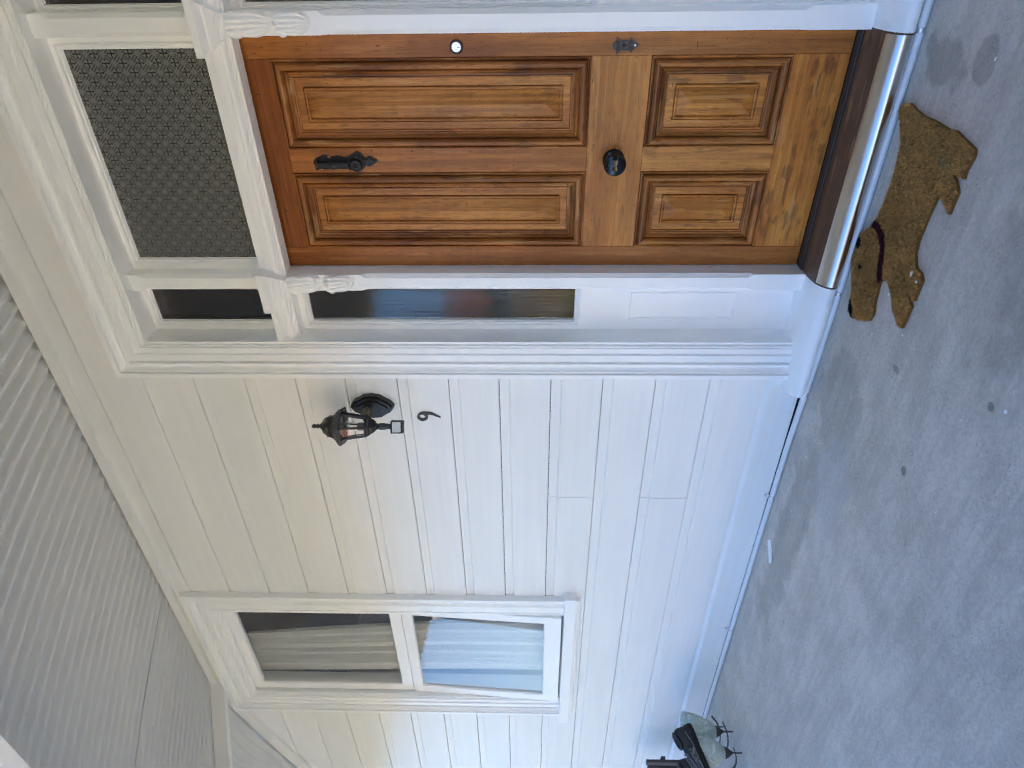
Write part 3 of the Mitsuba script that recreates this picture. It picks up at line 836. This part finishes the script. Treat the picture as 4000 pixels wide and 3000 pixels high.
def sash(name, x0, x1, z0, z1, gx0, gx1, gz0, gz1, yf, th=.036, tilt=None):
    g = numbered(win + '__' + name)
    plate = sbox(x0, z0, x1, z1).difference(sbox(gx0, gz0, gx1, gz1))
    pmesh = extr(plate, yf, yf + th, 'xz')
    ov = [(0, -.0004), (.002, .0006), (.0045, .005), (.006, .0075), (.0075, .012), (.0075, .016), (0, .016)]
    bd = cat(*ring4([(s, yf + y) for s, y in ov], gx0, gx1, gz0, gz1, 0, False))
    v = [(gx0, yf + .014, gz0), (gx1, yf + .014, gz0), (gx1, yf + .014, gz1), (gx0, yf + .014, gz1)]
    pane = tm(v, [(0, 1, 2), (0, 2, 3)])
    if tilt:
        M = trimesh.transformations.rotation_matrix(tilt, (1, 0, 0), (0, yf, z1))
        for m in (pmesh, bd, pane): m.apply_transform(M)
    scene[g] = mikit.ply(pmesh, 'trim_paint')
    add('glazing_bead', bd, 'trim_paint', g, smooth=35)
    add('pane', pane, 'clear_glass', g)
    return g


sash('upper_sash', wx0 + .002, wx1 - .002, 1.8170, wz1 - .002, wx0 + .060, wx1 - .060, 1.8830, 2.8130, -.0900)
sash('lower_sash', wx0 + .0025, wx1 - .0025, .8770, 1.8130, wx0 + .060, wx1 - .060, .9700, 1.7560, -.0930, tilt=-.060)
labels[win + '__lower_sash'] = {'label': 'lower sash pushed slightly open at its foot'}
add('sill', extr([(.03, .838), (-.110, .838), (-.119, .803), (-.1735, .803), (-.1745, .8045), (-.1745, .8635), (-.1735, .8650), (-.119, .8662), (.03, .8700)], -3.2420, -1.9270, 'yz'), 'trim_paint', win)
add('apron', extr([(-.1190, .770), (-.1300, .770), (-.1330, .7735), (-.1345, .7790), (-.1395, .7820), (-.1450, .7840), (-.1510, .7860), (-.1520, .8030), (-.1190, .8030)], -3.165, -1.965, 'yz'), 'trim_paint', win, smooth=35)


def drape(x0t, x1t, x0b, x1b, zt, zb, y, folds, amp, seed):
    r = np.random.default_rng(seed)
    n, k = 150, 40
    ph = np.cumsum(.4 + r.random(folds * 2 + 2)); ph = ph / ph[-1]
    V = []
    for i in range(k):
        t = i / (k - 1); z = zt + (zb - zt) * t
        a = np.linspace(0, 1, n)
        w = np.interp(a + .02 * np.sin(a * 9 + 2.2 * t), ph, np.arange(len(ph)) * np.pi)
        fold = np.sin(w) * amp * (.45 + .55 * min(1, t * 4)) + .35 * amp * np.sin(w * 2.7 + 1.7 * t)
        pin = .25 * amp * np.sin(a * 2 * np.pi * folds * 4) * math.exp(-t * 14)
        x = (x0t + (x0b - x0t) * min(1, t * 1.6)) * (1 - a) + (x1t + (x1b - x1t) * min(1, t * 1.6)) * a
        V.append(np.stack([x, y + fold + pin, np.full(n, z)], 1))
    V = np.array(V); r_, c = V.shape[:2]
    f = [(i * c + j, i * c + j + 1, (i + 1) * c + j + 1) for i in range(r_ - 1) for j in range(c - 1)] + [(i * c + j, (i + 1) * c + j + 1, (i + 1) * c + j) for i in range(r_ - 1) for j in range(c - 1)]
    return tm(V.reshape(-1, 3), f)


cu = thing('curtain', 'pale gathered curtain hanging behind the sash window', 'curtain')
add('cloth', drape(-3.03, -2.60, -3.00, -2.475, 2.875, .80, .045, 5, .030, 3), 'curtain_cloth', cu, smooth=True)
add('heading_tape', drape(-3.03, -2.60, -3.03, -2.60, 2.90, 2.872, .035, 5, .012, 3), 'curtain_cloth', cu, smooth=True)
cu2 = thing('curtain', 'narrow strip of curtain at the left jamb of the sash window', 'curtain')
add('cloth', drape(-3.20, -3.075, -3.20, -3.075, 2.875, .80, .035, 2, .010, 5), 'curtain_cloth', cu2, smooth=True)
add('curtain_rod', tube([(-3.2, .035, 2.905), (-1.95, .035, 2.905)], .006, 10), 'satin_nickel')
labels['curtain_rod'] = {'label': 'thin metal rod carrying the curtain inside the window', 'category': 'curtain rod'}

# ------------------------------------------------------------------ conduit along the foot of the wall
cond = thing('conduit', 'thin white conduit pipe clipped along the foot of the wall', 'pipe')
yc, zc, rc = -.1335, FLOOR + .0125, .0122
path_ = [(-5.5, yc, zc), (-3.0, yc, zc), (-1.4, yc, zc), (-.80, yc - .006, zc), (-.50, yc - .022, zc), (-.30, yc - .032, zc), (0, yc - .040, zc), (.45, yc - .044, zc), (.86, yc - .044, zc), (1.4, yc - .036, zc), (3.5, yc, zc)]
P = np.array(path_); tt = np.linspace(0, len(P) - 1, 90)
add('pipe', tube(np.stack([np.interp(tt, np.arange(len(P)), P[:, k]) for k in range(3)], 1), rc, 16), 'conduit_pvc', cond, smooth=60)


def clip(x, wide=.011):
    y = float(np.interp(x, P[:, 0], P[:, 1]))
    prof = [(math.cos(a) * (rc + .0012), math.sin(a) * (rc + .0012)) for a in np.linspace(-1.9, 1.75, 16)]
    S = []
    for xx in (x - wide / 2, x + wide / 2):
        S.append([(xx, y - c, zc + s) for c, s in prof] + [(xx, y + .003, zc + .0165), (xx, y + .006, zc + .030)])
    band = loft(S, False, False)
    band = cat(band, box(x - wide / 2, x + wide / 2, y + .004, y + .0066, zc + .016, zc + .036, .0008))
    k = add('clip', band, 'galvanised', cond)
    add('screw', lathe([(0, 0), (.0038, 0), (.0034, .0016), (0, .0022)], 12, 'y', (x, y + .004, zc + .028)), 'satin_nickel', k, smooth=40)


for x in (.857, -.032, -.520, -1.150, -2.235):
    clip(x, .014 if x > -.6 else .011)

# ------------------------------------------------------------------ lantern
lan = thing('wall_lantern', 'black hexagonal carriage lantern on a bracket beside the door', 'lantern')
ax, ay = -.615, -.272


def hexa(prof, ph=0.0, n=6):
    return lathe(prof, n, 'z', (ax, ay, 0), ph)


plate_out = [(-.612, 1.856), (-.585, 1.838), (-.572, 1.815), (-.556, 1.792), (-.551, 1.758), (-.556, 1.724), (-.572, 1.702), (-.585, 1.680), (-.612, 1.661), (-.640, 1.680), (-.653, 1.702), (-.669, 1.724), (-.674, 1.758), (-.669, 1.792), (-.653, 1.815), (-.640, 1.838)]
pb = Polygon(plate_out)
pbm = [extr(pb, WALL - .022, WALL + .004, 'xz'), extr(pb.buffer(-.008), WALL - .031, WALL - .022, 'xz'), extr(pb.buffer(-.022), WALL - .037, WALL - .031, 'xz')]
add('back_plate', cat(*pbm), 'black_enamel', lan)
armp = bezier([(-.612, WALL - .030, 1.778), (-.612, -.215, 1.778), (-.614, ay, 1.760), (ax, ay, 1.700)], 18)
add('arm', tube(armp, np.linspace(.019, .0105, 18), 14), 'lantern_crown', lan, smooth=60)
add('stem', lathe([(.0, 1.655), (.0105, 1.656), (.0105, 1.664), (.0125, 1.665), (.0125, 1.676), (.0145, 1.679), (.0150, 1.700), (.0125, 1.703), (.0120, 1.712), (.0150, 1.714), (.0150, 1.719), (.0, 1.722)], 20, 'z', (ax, ay, 0)), 'black_enamel', lan, smooth=40)
add('base_cup', hexa([(.0, 1.716), (.022, 1.718), (.031, 1.728), (.036, 1.738), (.0400, 1.742), (.0430, 1.744), (.0430, 1.756), (0, 1.757)]), 'black_enamel', lan)
zb_, zt_, rb_, rt_ = 1.750, 1.868, .0425, .0615
hx = [np.array([math.cos(a), math.sin(a)]) for a in np.arange(6) * math.pi / 3]
for k in range(6):
    add('corner_bar', tube([(ax + rb_ * hx[k][0], ay + rb_ * hx[k][1], zb_), (ax + rt_ * hx[k][0], ay + rt_ * hx[k][1], zt_)], .0052, 6), 'black_enamel', lan)
for zz, rr in ((zb_ + .005, rb_ + .001), (zt_ - .005, rt_ - .001)):
    pts = [(ax + rr * hx[k % 6][0], ay + rr * hx[k % 6][1], zz) for k in range(7)]
    add('cage_rail', cat(*[tube([pts[k], pts[k + 1]], .0056, 6) for k in range(6)]), 'black_enamel', lan)
for k in range(6):
    a, b = hx[k] * .94, hx[(k + 1) % 6] * .94
    v = [(ax + rb_ * a[0], ay + rb_ * a[1], zb_ + .006), (ax + rb_ * b[0], ay + rb_ * b[1], zb_ + .006), (ax + rt_ * b[0], ay + rt_ * b[1], zt_ - .006), (ax + rt_ * a[0], ay + rt_ * a[1], zt_ - .006)]
    add('pane', tm(v, [(0, 1, 2), (0, 2, 3)]), 'clear_glass', lan)
add('bulb', lathe([(.0, 1.856), (.010, 1.855), (.019, 1.848), (.0235, 1.838), (.0235, 1.828), (.019, 1.812), (.013, 1.800), (.0115, 1.790), (0, 1.789)], 24, 'z', (ax, ay, 0)), 'clear_glass', lan, smooth=60)
add('bulb_holder', lathe([(.0, 1.757), (.0165, 1.758), (.0165, 1.792), (.0120, 1.796), (0, 1.797)], 18, 'z', (ax, ay, 0)), 'lamp_holder', lan, smooth=40)
brim = [(.0, 1.8640), (.0600, 1.8655), (.0800, 1.8560), (.0835, 1.8545), (.0880, 1.8560), (.0890, 1.8620), (.0800, 1.8720), (.0660, 1.8830), (.0560, 1.8930), (.0500, 1.9050), (.0480, 1.9120), (.0, 1.9125)]
add('brim', hexa(brim), 'black_enamel', lan)
add('crown', cat(hexa([(.0, 1.9100), (.0500, 1.9105), (.0500, 1.9190), (.0455, 1.9215), (.0, 1.9220)]), lathe([(.0, 1.9215), (.0405, 1.9215), (.0395, 1.9270), (.0350, 1.9350), (.0270, 1.9415), (.0170, 1.9450), (0, 1.9455)], 24, 'z', (ax, ay, 0))), 'lantern_crown', lan, smooth=30)
add('finial', lathe([(.0, 1.9440), (.0140, 1.9450), (.0150, 1.9490), (.0120, 1.9530), (.0080, 1.9560), (.0075, 1.9620), (.0100, 1.9640), (.0105, 1.9680), (.0080, 1.9710), (.0060, 1.9730), (.0085, 1.9760), (.0095, 1.9820), (.0070, 1.9890), (.0, 1.9930)], 20, 'z', (ax, ay, 0)), 'black_enamel', lan, smooth=60)
sen = box(-.0265, .0265, -.0200, .0200, -.0290, .0270, .003)
fr = cat(sen, box(-.0265, .0265, -.0225, -.0195, .0195, .0245), box(-.0265, .0265, -.0225, -.0195, -.0270, -.0165), box(-.0265, -.0225, -.0225, -.0195, -.0180, .0200), box(.0225, .0265, -.0225, -.0195, -.0180, .0200))
Rz = trimesh.transformations.rotation_matrix(.55, (0, 0, 1)); Mt = trimesh.transformations.translation_matrix((ax, ay, 1.6265)) @ Rz @ trimesh.transformations.rotation_matrix(.10, (1, 0, 0))
sk = add('motion_sensor', fr.apply_transform(Mt), 'black_enamel', lan)
add('lens', box(-.0222, .0222, -.0213, -.0190, -.0163, .0193, .0006).apply_transform(Mt), 'sensor_lens', sk)

# ------------------------------------------------------------------ house number
NO = [(-.6675, 1.5197), (-.6685, 1.5090), (-.6711, 1.4967), (-.6773, 1.4848), (-.6826, 1.4719), (-.6873, 1.4648), (-.6841, 1.4629), (-.6793, 1.4650), (-.6720, 1.4760), (-.6636, 1.4878), (-.6563, 1.5038), (-.6531, 1.5200), (-.6523, 1.5324),
      (-.6536, 1.5449), (-.6587, 1.5545), (-.6662, 1.5627), (-.6757, 1.5674), (-.6842, 1.5682), (-.6927, 1.5652), (-.7002, 1.5576), (-.7039, 1.5496), (-.7038, 1.5404), (-.7000, 1.5300), (-.6925, 1.5227), (-.6829, 1.5189), (-.6744, 1.5186)]
NI = [(-.6762, 1.5566), (-.6703, 1.5523), (-.6677, 1.5462), (-.6681, 1.5396), (-.6723, 1.5342), (-.6787, 1.5306), (-.6829, 1.5314), (-.6888, 1.5365), (-.6910, 1.5434), (-.6889, 1.5499), (-.6841, 1.5544)]
nine = Polygon(smoothpoly(NO, 4), [smoothpoly(NI, 4)]).buffer(0)
add('house_number', cat(extr(nine, WALL - .0055, WALL + .001, 'xz'), extr(nine.buffer(-.0016), WALL - .0068, WALL - .0055, 'xz')), 'aged_iron')
labels['house_number'] = {'label': 'dark iron house number 9 on the weatherboards under the lantern', 'category': 'house number'}

# ------------------------------------------------------------------ doormat
mk = thing('doormat', 'brown coir doormat cut in the shape of a dog', 'doormat')
DM = [(.633, -.190), (.651, -.205), (.664, -.244), (.655, -.288), (.650, -.346), (.653, -.387), (.653, -.429), (.651, -.487), (.657, -.521), (.638, -.633), (.620, -.639), (.581, -.629), (.559, -.632), (.557, -.581), (.542, -.607), (.522, -.630), (.457, -.628),
      (.488, -.558), (.487, -.550), (.412, -.538), (.377, -.537), (.339, -.534), (.301, -.541), (.273, -.563), (.266, -.578), (.266, -.601), (.252, -.624), (.180, -.622), (.184, -.596), (.189, -.568), (.161, -.620), (.127, -.618), (.079, -.614), (.075, -.592),
      (.101, -.537), (.137, -.500), (.154, -.472), (.161, -.446), (.142, -.410), (.117, -.411), (.067, -.419), (.026, -.435), (-.005, -.425), (-.031, -.383), (-.057, -.312), (-.047, -.277), (-.008, -.262), (.027, -.250), (.065, -.225), (.109, -.187), (.128, -.168), (.147, -.166),
      (.181, -.168), (.199, -.170), (.233, -.214), (.268, -.248), (.315, -.271), (.377, -.281), (.445, -.285), (.497, -.278), (.547, -.266), (.587, -.237)]
dogp = Polygon(DM).buffer(.0025).buffer(-.0035).buffer(.001)
collar = Polygon([(.294, -.250), (.294, -.305), (.284, -.340), (.261, -.369), (.217, -.394), (.177, -.407), (.151, -.428), (.130, -.415), (.136, -.394), (.180, -.369), (.225, -.355), (.257, -.324), (.267, -.290), (.268, -.240)]).intersection(dogp)
ear = Polygon(smoothpoly([(.192, -.171), (.204, -.198), (.192, -.221), (.167, -.211), (.173, -.187)], 4)).intersection(dogp)
eye = Point(.121, -.263).buffer(.0095)
nosep = Polygon([(-.004, -.268), (-.026, -.305), (-.053, -.320), (-.062, -.300), (-.045, -.270), (-.02, -.26)]).intersection(dogp)
add('backing', extr(dogp, FLOOR + .0005, FLOOR + .0085, 'xy'), 'coir_base', mk)


def pile(region, count, c0, c1, length=.0085, seed=1):
    r = np.random.default_rng(seed)
    x0, y0, x1, y1 = region.bounds
    import shapely
    pts = np.zeros((0, 2))
    while len(pts) < count:
        q = np.stack([r.uniform(x0, x1, count), r.uniform(y0, y1, count)], 1)
        pts = np.vstack([pts, q[shapely.contains_xy(region, q[:, 0], q[:, 1])]])
    pts = pts[:count]
    n = count
    a = r.uniform(0, 2 * np.pi, n); lean = r.uniform(.1, .95, n); w = r.uniform(.0008, .0016, n); h = length * r.uniform(.55, 1.1, n)
    base = np.stack([pts[:, 0], pts[:, 1], np.full(n, FLOOR + .0075)], 1)
    side = np.stack([-np.sin(a), np.cos(a), np.zeros(n)], 1) * w[:, None]
    tip = base + np.stack([np.cos(a) * lean * h, np.sin(a) * lean * h, h * (1 - .35 * lean)], 1)
    V = np.stack([base - side, base + side, tip + side * .5, tip - side * .5], 1).reshape(-1, 3)
    i = np.arange(n) * 4
    F = np.concatenate([np.stack([i, i + 1, i + 2], 1), np.stack([i, i + 2, i + 3], 1)])
    k = np.clip(r.normal(.40, .20, n) + .8 * (meshkit.noise(np.stack([pts[:, 0] * 230, pts[:, 1] * 230, pts[:, 0] * 0], 1)) - .5) + .5 * (meshkit.fbm(np.stack([pts[:, 0] * 9, pts[:, 1] * 9, pts[:, 0] * 0], 1), 3) - .5), 0, 1)
    col = np.asarray(c0) * (1 - k[:, None]) + np.asarray(c1) * k[:, None]
    return tm(V, F), np.repeat(col, 4, 0)


rest = dogp.difference(unary_union([collar, ear, eye, nosep]))
m, c = pile(rest.buffer(-.001), 95000, (.20, .085, .020), (.88, .50, .15), seed=1)
k_ = add('pile', m, 'coir', mk, color=c, kind='stuff')
for nm, g, n, c0, c1, lb in (('collar', collar, 3600, (.030, .004, .007), (.085, .010, .016), 'dark red dyed collar stripe'), ('ear', ear, 900, (.004, .004, .005), (.014, .014, .016), 'black dyed ear mark'),
                             ('eye', eye, 420, (.004, .004, .005), (.014, .014, .016), 'black dyed eye dot'), ('nose', nosep, 900, (.004, .004, .005), (.014, .014, .016), 'black dyed nose mark')):
    m, c = pile(g, n, c0, c1, seed=3)
    add(nm, m, 'coir', mk, color=c, label=lb)
m, c = pile(Polygon([(.575, -.49), (.60, -.50), (.592, -.53), (.57, -.535), (.555, -.565), (.545, -.56), (.555, -.525)]).buffer(.003), 260, (.10, .15, .12), (.30, .38, .33), seed=5)
add('paint_smear', m, 'coir', mk, color=c, label='pale green paint on the tips near the hind legs')


def flake(x, y, z, r, seed, name, label, group, bs='paint_flake'):
    q = np.random.default_rng(seed)
    a = np.sort(q.uniform(0, 2 * np.pi, 7)); rr = r * q.uniform(.5, 1.1, 7)
    g = Polygon([(x + k * math.cos(t), y + k * .8 * math.sin(t)) for t, k in zip(a, rr)]).convex_hull
    k = add(name, extr(g, z, z + .0016, 'xy'), bs)
    labels[k] = {'label': label, 'category': 'paint flake'}
    if group: labels[k]['group'] = group


flake(.247, -.568, FLOOR + .0125, .011, 1, 'paint_flake', 'white flake on the dog doormat near its front elbow', None)
flake(.238, -.605, FLOOR + .0125, .0085, 2, 'paint_flake', 'white flake at the edge of the dog doormat beside its front paw', None)
for i, (x, y, r) in enumerate([(.123, -.472, .0055), (-.041, -.456, .0045), (.057, -.620, .0055), (-.160, -.421, .0042), (-.267, -1.067, .0055), (.145, -1.12, .007), (.844, -.563, .006), (.70, -.33, .004), (-.75, -.30, .006), (-.62, -.36, .004), (-1.05, -.33, .007), (-1.0, -.40, .004), (.02, -1.0, .004), (-.9, -.62, .004), (.55, -.80, .004)]):
    flake(x, y, FLOOR + .0003, r, 10 + i, 'paint_flake', 'tiny white chip of paint lying on the concrete floor', 'white chips on the concrete floor')
sv = [(-1.388, -.203), (-1.3535, -.2270), (-1.383, -.268), (-1.4206, -.315), (-1.4640, -.283), (-1.424, -.241)]
pp = extr(sv, 0, .0012, 'xy'); v = np.array(pp.vertices); v[:, 2] += FLOOR + .001 + .006 * np.clip((v[:, 1] + .27) / -.05, 0, 1) ** 2; pp.vertices = v
add('paper_strip', pp, 'paper')
labels['paper_strip'] = {'label': 'folded strip of white paper lying on the concrete near the wall', 'category': 'paper'}

# ------------------------------------------------------------------ old ceiling light standing on the floor
cl = thing('ceiling_light', 'old brown ceiling light with marbled glass shades standing on the floor', 'ceiling light')
hub = np.array([-2.92, -.60])
for (sx, sy, dz) in ((-2.640, -.632, 0), (-2.715, -.478, .002), (-2.875, -.370, .0)):
    at = (sx, sy, FLOOR + dz)
    add('glass_shade', lathe([(.0235, .092), (.030, .097), (.044, .112), (.058, .135), (.069, .165), (.076, .195), (.0815, .225), (.0835, .243), (.0818, .243), (.0797, .225), (.0742, .195), (.067, .165), (.056, .135), (.042, .113), (.029, .0995), (.0235, .096)], 44, 'z', at), 'alabaster_glass', cl, smooth=60)
    add('cup', lathe([(.0, .052), (.006, .052), (.009, .057), (.022, .075), (.0315, .094), (.0325, .101), (.030, .102), (.0, .098)], 28, 'z', at), 'brown_metal', cl, smooth=45)
    add('rod', lathe([(.0, .0005), (.0042, .0005), (.0042, .056), (0, .057)], 12, 'z', at), 'brown_metal', cl, smooth=45)
    p0 = np.array([sx, sy, FLOOR + .040]); p3 = np.array([hub[0], hub[1], FLOOR + .175])
    mid = (hub - np.array([sx, sy]))
    out = np.array([-mid[1], mid[0]]) * .25
    b = bezier([p0 + np.array([*(-.25 * mid), .022]), p0 + np.array([*(.1 * mid + out), -.030]), p0 + np.array([*(.65 * mid + out), .0]), p3], 26)
    S = []
    tg = np.gradient(b, axis=0); tg /= np.linalg.norm(tg, axis=1, keepdims=True)
    for q, t in zip(b, tg):
        s_ = np.cross(t, (0, 0, 1)); s_ /= np.linalg.norm(s_); u_ = np.cross(s_, t)
        S.append([q + s_ * .0065 + u_ * .0025, q - s_ * .0065 + u_ * .0025, q - s_ * .0065 - u_ * .0025, q + s_ * .0065 - u_ * .0025])
    add('arm', loft(S), 'brown_metal', cl)
add('hub', lathe([(.0, .135), (.016, .136), (.026, .15), (.028, .185), (.020, .205), (.010, .215), (.007, .30), (0, .302)], 24, 'z', (hub[0], hub[1], FLOOR)), 'brown_metal', cl, smooth=45)


# ------------------------------------------------------------------ shoes
def shoe(Mw, name, label):
    """Trainer in its own frame: toe +x, up +z, 0.29 long."""
    k = thing(name, label, 'shoe')
    st = [(-.145, .020, .030, .085), (-.138, .030, .037, .098), (-.115, .036, .040, .104), (-.085, .036, .041, .096), (-.055, .035, .040, .090), (-.025, .037, .040, .086), (.01, .041, .040, .078), (.045, .044, .040, .066), (.08, .046, .038, .056), (.11, .043, .036, .049), (.132, .034, .034, .042), (.145, .018, .030, .034)]
    S = []
    for x, w, _, h in st:
        ring_ = []
        for q in np.linspace(0, 2 * np.pi, 20, endpoint=False):
            cx, sz = math.cos(q), math.sin(q)
            zz = .026 + (h - .026) * max(0, sz) ** .75 if sz >= 0 else .026 + .004 * sz
            wf = 1 - .42 * max(0, sz) ** 1.5
            ring_.append((x, w * np.sign(cx) * abs(cx) ** .7 * wf, zz))
        S.append(ring_)
    up = loft(S)
    def put(m): m.apply_transform(Mw); return m
    add('upper', put(up), 'shoe_leather', k, smooth=60)
    so = Polygon(smoothpoly([(-.150, 0), (-.140, .030), (-.09, .039), (-.03, .037), (.05, .048), (.11, .047), (.146, .022), (.152, 0), (.146, -.022), (.11, -.047), (.05, -.048), (-.03, -.037), (-.09, -.039), (-.140, -.030)], 4))
    add('sole', put(cat(extr(so, 0, .016, 'xy'), extr(so.buffer(-.002), .016, .029, 'xy'))), 'shoe_sole', k)
    op = lathe([(.0, .0), (.026, .0), (.034, .004), (.036, .012), (.031, .016), (.026, .010), (0, -.012)], 24, 'z', (0, 0, 0)); op.apply_scale((1.35, .80, 1)); op.apply_transform(trimesh.transformations.rotation_matrix(.14, (0, 1, 0))); op.apply_translation((-.088, 0, .093))
    add('collar', put(op), 'shoe_leather', k, smooth=50)
    for s in (-1, 1):
        pts = [(-.12, s * .036, .055), (-.06, s * .040, .040), (0, s * .044, .040), (.06, s * .049, .036), (.10, s * .045, .036)]
        add('piping', put(tube(pts, .0016, 6)), 'shoe_piping', k)
        pts = [(-.02, s * .020, .086), (.02, s * .026, .074), (.06, s * .030, .060), (.09, s * .026, .052)]
        add('piping', put(tube(pts, .0016, 6)), 'shoe_piping', k)
        S2 = []
        for x, w, h0, h1 in ((-.04, .0405, .040, .066), (-.01, .0430, .040, .064), (.03, .0462, .038, .056), (.065, .0478, .036, .047)):
            S2.append([(x, s * w, h0), (x, s * (w + .0012), h0 + .002), (x, s * (w - .004), h1), (x, s * (w - .012), h1 + .002)])
        add('mesh_side', put(loft(S2)), 'shoe_mesh', k)
    for i in range(5):
        x = -.015 + i * .018; z = .088 - i * .0065
        add('lace', put(tube([(x, -.018, z - .003), (x + .004, 0, z + .002), (x, .018, z - .003)], .0022, 6)), 'shoe_leather', k)


def frame_M(toe, up_, at):
    t = np.array(toe, float); t /= np.linalg.norm(t); u_ = np.array(up_, float); u_ -= t * (u_ @ t); u_ /= np.linalg.norm(u_); s_ = np.cross(u_, t)
    M = np.eye(4); M[:3, 0], M[:3, 1], M[:3, 2], M[:3, 3] = t, s_, u_, at
    return M


shoe(frame_M((-.40, -.84, -.30), (.05, -.42, .90), (-2.595, -.655, .128)), 'shoe', 'dark trainer resting toe down on the glass shades')
shoe(frame_M((-.42, -.86, -.20), (.10, -.35, .95), (-2.96, -.66, .065)), 'shoe', 'dark shoe leaning behind the marbled glass shades')

# ------------------------------------------------------------------ slatted rack at the left
rk = thing('slatted_rack', 'dark slatted rack standing against the wall at the left', 'rack')
for i in range(4):
    x = -3.355 - i * .075
    add('slat', box(x - .022 - .014 * (i > 0), x + .022, -.372, -.352, FLOOR + .002, .300 - .016 * (i == 1), .003), 'rack_timber', rk)
for z in (.175, -.03):
    add('cross_rail', box(-3.64, -3.335, -.350, -.330, z, z + .028, .003), 'rack_timber', rk)

# ------------------------------------------------------------------ the rest of the house, which shades the verandah
hs = thing('house', 'white house body with an iron roof behind the verandah wall', 'house')
hb = [box(XL, XL + .1, .03, 8.0, -.4, 3.4), box(XR - .1, XR, .03, 8.0, -.4, 3.4), box(XL, XR, 7.9, 8.0, -.4, 3.4)]
add('side_wall', cat(*hb), 'white_render', hs)
add('upper_wall', box(XL, XR, -.02, .06, 3.175, 3.72), 'white_render', hs)
add('roof', cat(extr([(-.45, 3.62), (4.0, 5.9), (8.5, 3.62), (8.5, 3.70), (4.0, 6.0), (-.45, 3.70)], XL - .4, XR + .4, 'yz')), 'roof_paint', hs)
add('floor_boards', box(XL + .1, XR - .1, .05, 7.9, -.2, -.05), 'dull_plaster', hs)
add('hall_lining', cat(box(XL, XR, 3.2, 3.3, -.1, 3.3), box(-1.7, -1.6, .05, 3.2, -.1, 3.3), box(XL, XR, .05, 3.2, 3.02, 3.06)), 'dull_plaster', hs)
add('wall_cavity', cat(box(XL, XR, .16, .18, 3.0, 3.175), box(XL, XR, -.093, .16, 3.0, 3.02)), 'dark_void', hs)

# projecting bay to the right of the door
scr = thing('privacy_screen', 'dark stained timber screen closing the right end of the verandah', 'screen')
for i in range(19):
    add('board', box(2.395, 2.42, -1.72, -.13, FLOOR + .01 + i * .112, FLOOR + .115 + i * .112), 'rack_timber', scr)
hg = thing('hedge', 'dense dark hedge beside the forecourt to the right', 'hedge')


def leaf_cloud(lo, hi, n, s, seed):
    q = np.random.default_rng(seed)
    p = q.uniform(lo, hi, (n, 3)); d1 = q.normal(0, 1, (n, 3)); d1 /= np.linalg.norm(d1, axis=1, keepdims=True); d2 = np.cross(d1, q.normal(0, 1, (n, 3))); d2 /= np.linalg.norm(d2, axis=1, keepdims=True)
    V = np.stack([p - d1 * s, p + d2 * s * .6, p + d1 * s, p - d2 * s * .6], 1).reshape(-1, 3); i = np.arange(n) * 4
    return tm(V, np.concatenate([np.stack([i, i + 1, i + 2], 1), np.stack([i, i + 2, i + 3], 1)]))


add('leaves', leaf_cloud((2.7, -9.0, -.42), (3.7, -2.0, 2.1), 9000, .06, 9), 'foliage', hg)
add('stem', cat(*[tube([(3.2, y, -.5), (3.2, y, 1.6)], .03, 6) for y in np.arange(-8.8, -2, .5)]), 'bark', hg)

# ------------------------------------------------------------------ across the street
def small_house(x, y, w, brick, rl):
    k = thing('street_house', rl, 'house')
    add('wall', box(x - w / 2, x + w / 2, y - 7, y, -.4, 2.9), brick, k)
    add('roof', extr([(y - 7.6, 2.85), (y + .6, 2.85), (y - 3.5, 5.2)], x - w / 2 - .5, x + w / 2 + .5, 'yz'), 'tile_roof', k)
    for dx in (-w * .3, w * .3):
        wk = add('window', box(x + dx - .9, x + dx + .9, y + .0, y + .06, .7, 2.2), 'trim_paint', k)
        add('glass', box(x + dx - .8, x + dx + .8, y + .06, y + .075, .8, 2.1), 'dark_void', wk)
    add('door', box(x - .45, x + .45, y, y + .05, -.1, 2.0), 'rack_timber', k)


small_house(-16, -24, 13, 'red_brick', 'red brick house across the street to the left')
small_house(1, -25, 12, 'white_render', 'pale rendered house straight across the street')
small_house(17, -24, 12, 'red_brick', 'red brick house across the street to the right')


def tree(x, y, h, r, seed, label):
    k = thing('tree', label, 'tree'); q = np.random.default_rng(seed)
    add('trunk', tube([(x, y, -.45), (x + .1, y, h * .3), (x + .05, y + .1, h * .6)], [.22, .16, .08], 10), 'bark', k)
    n = 2600
    c = q.normal(0, 1, (40, 3)); c = c / np.linalg.norm(c, axis=1, keepdims=True) * q.random((40, 1)) ** .4 * r * .8
    p = c[q.integers(0, 40, n)] + q.normal(0, r * .22, (n, 3)); p[:, 2] *= .85
    p += (x, y, h * .68)
    d1 = q.normal(0, 1, (n, 3)); d1 /= np.linalg.norm(d1, axis=1, keepdims=True); d2 = np.cross(d1, q.normal(0, 1, (n, 3))); d2 /= np.linalg.norm(d2, axis=1, keepdims=True)
    s = r * .09
    V = np.stack([p - d1 * s, p + d2 * s * .6, p + d1 * s, p - d2 * s * .6], 1).reshape(-1, 3); i = np.arange(n) * 4
    add('crown', tm(V, np.concatenate([np.stack([i, i + 1, i + 2], 1), np.stack([i, i + 2, i + 3], 1)])), 'foliage', k)


tree(9.5, -19, 5.5, 2.0, 2, 'leafy street tree across the road to the right')
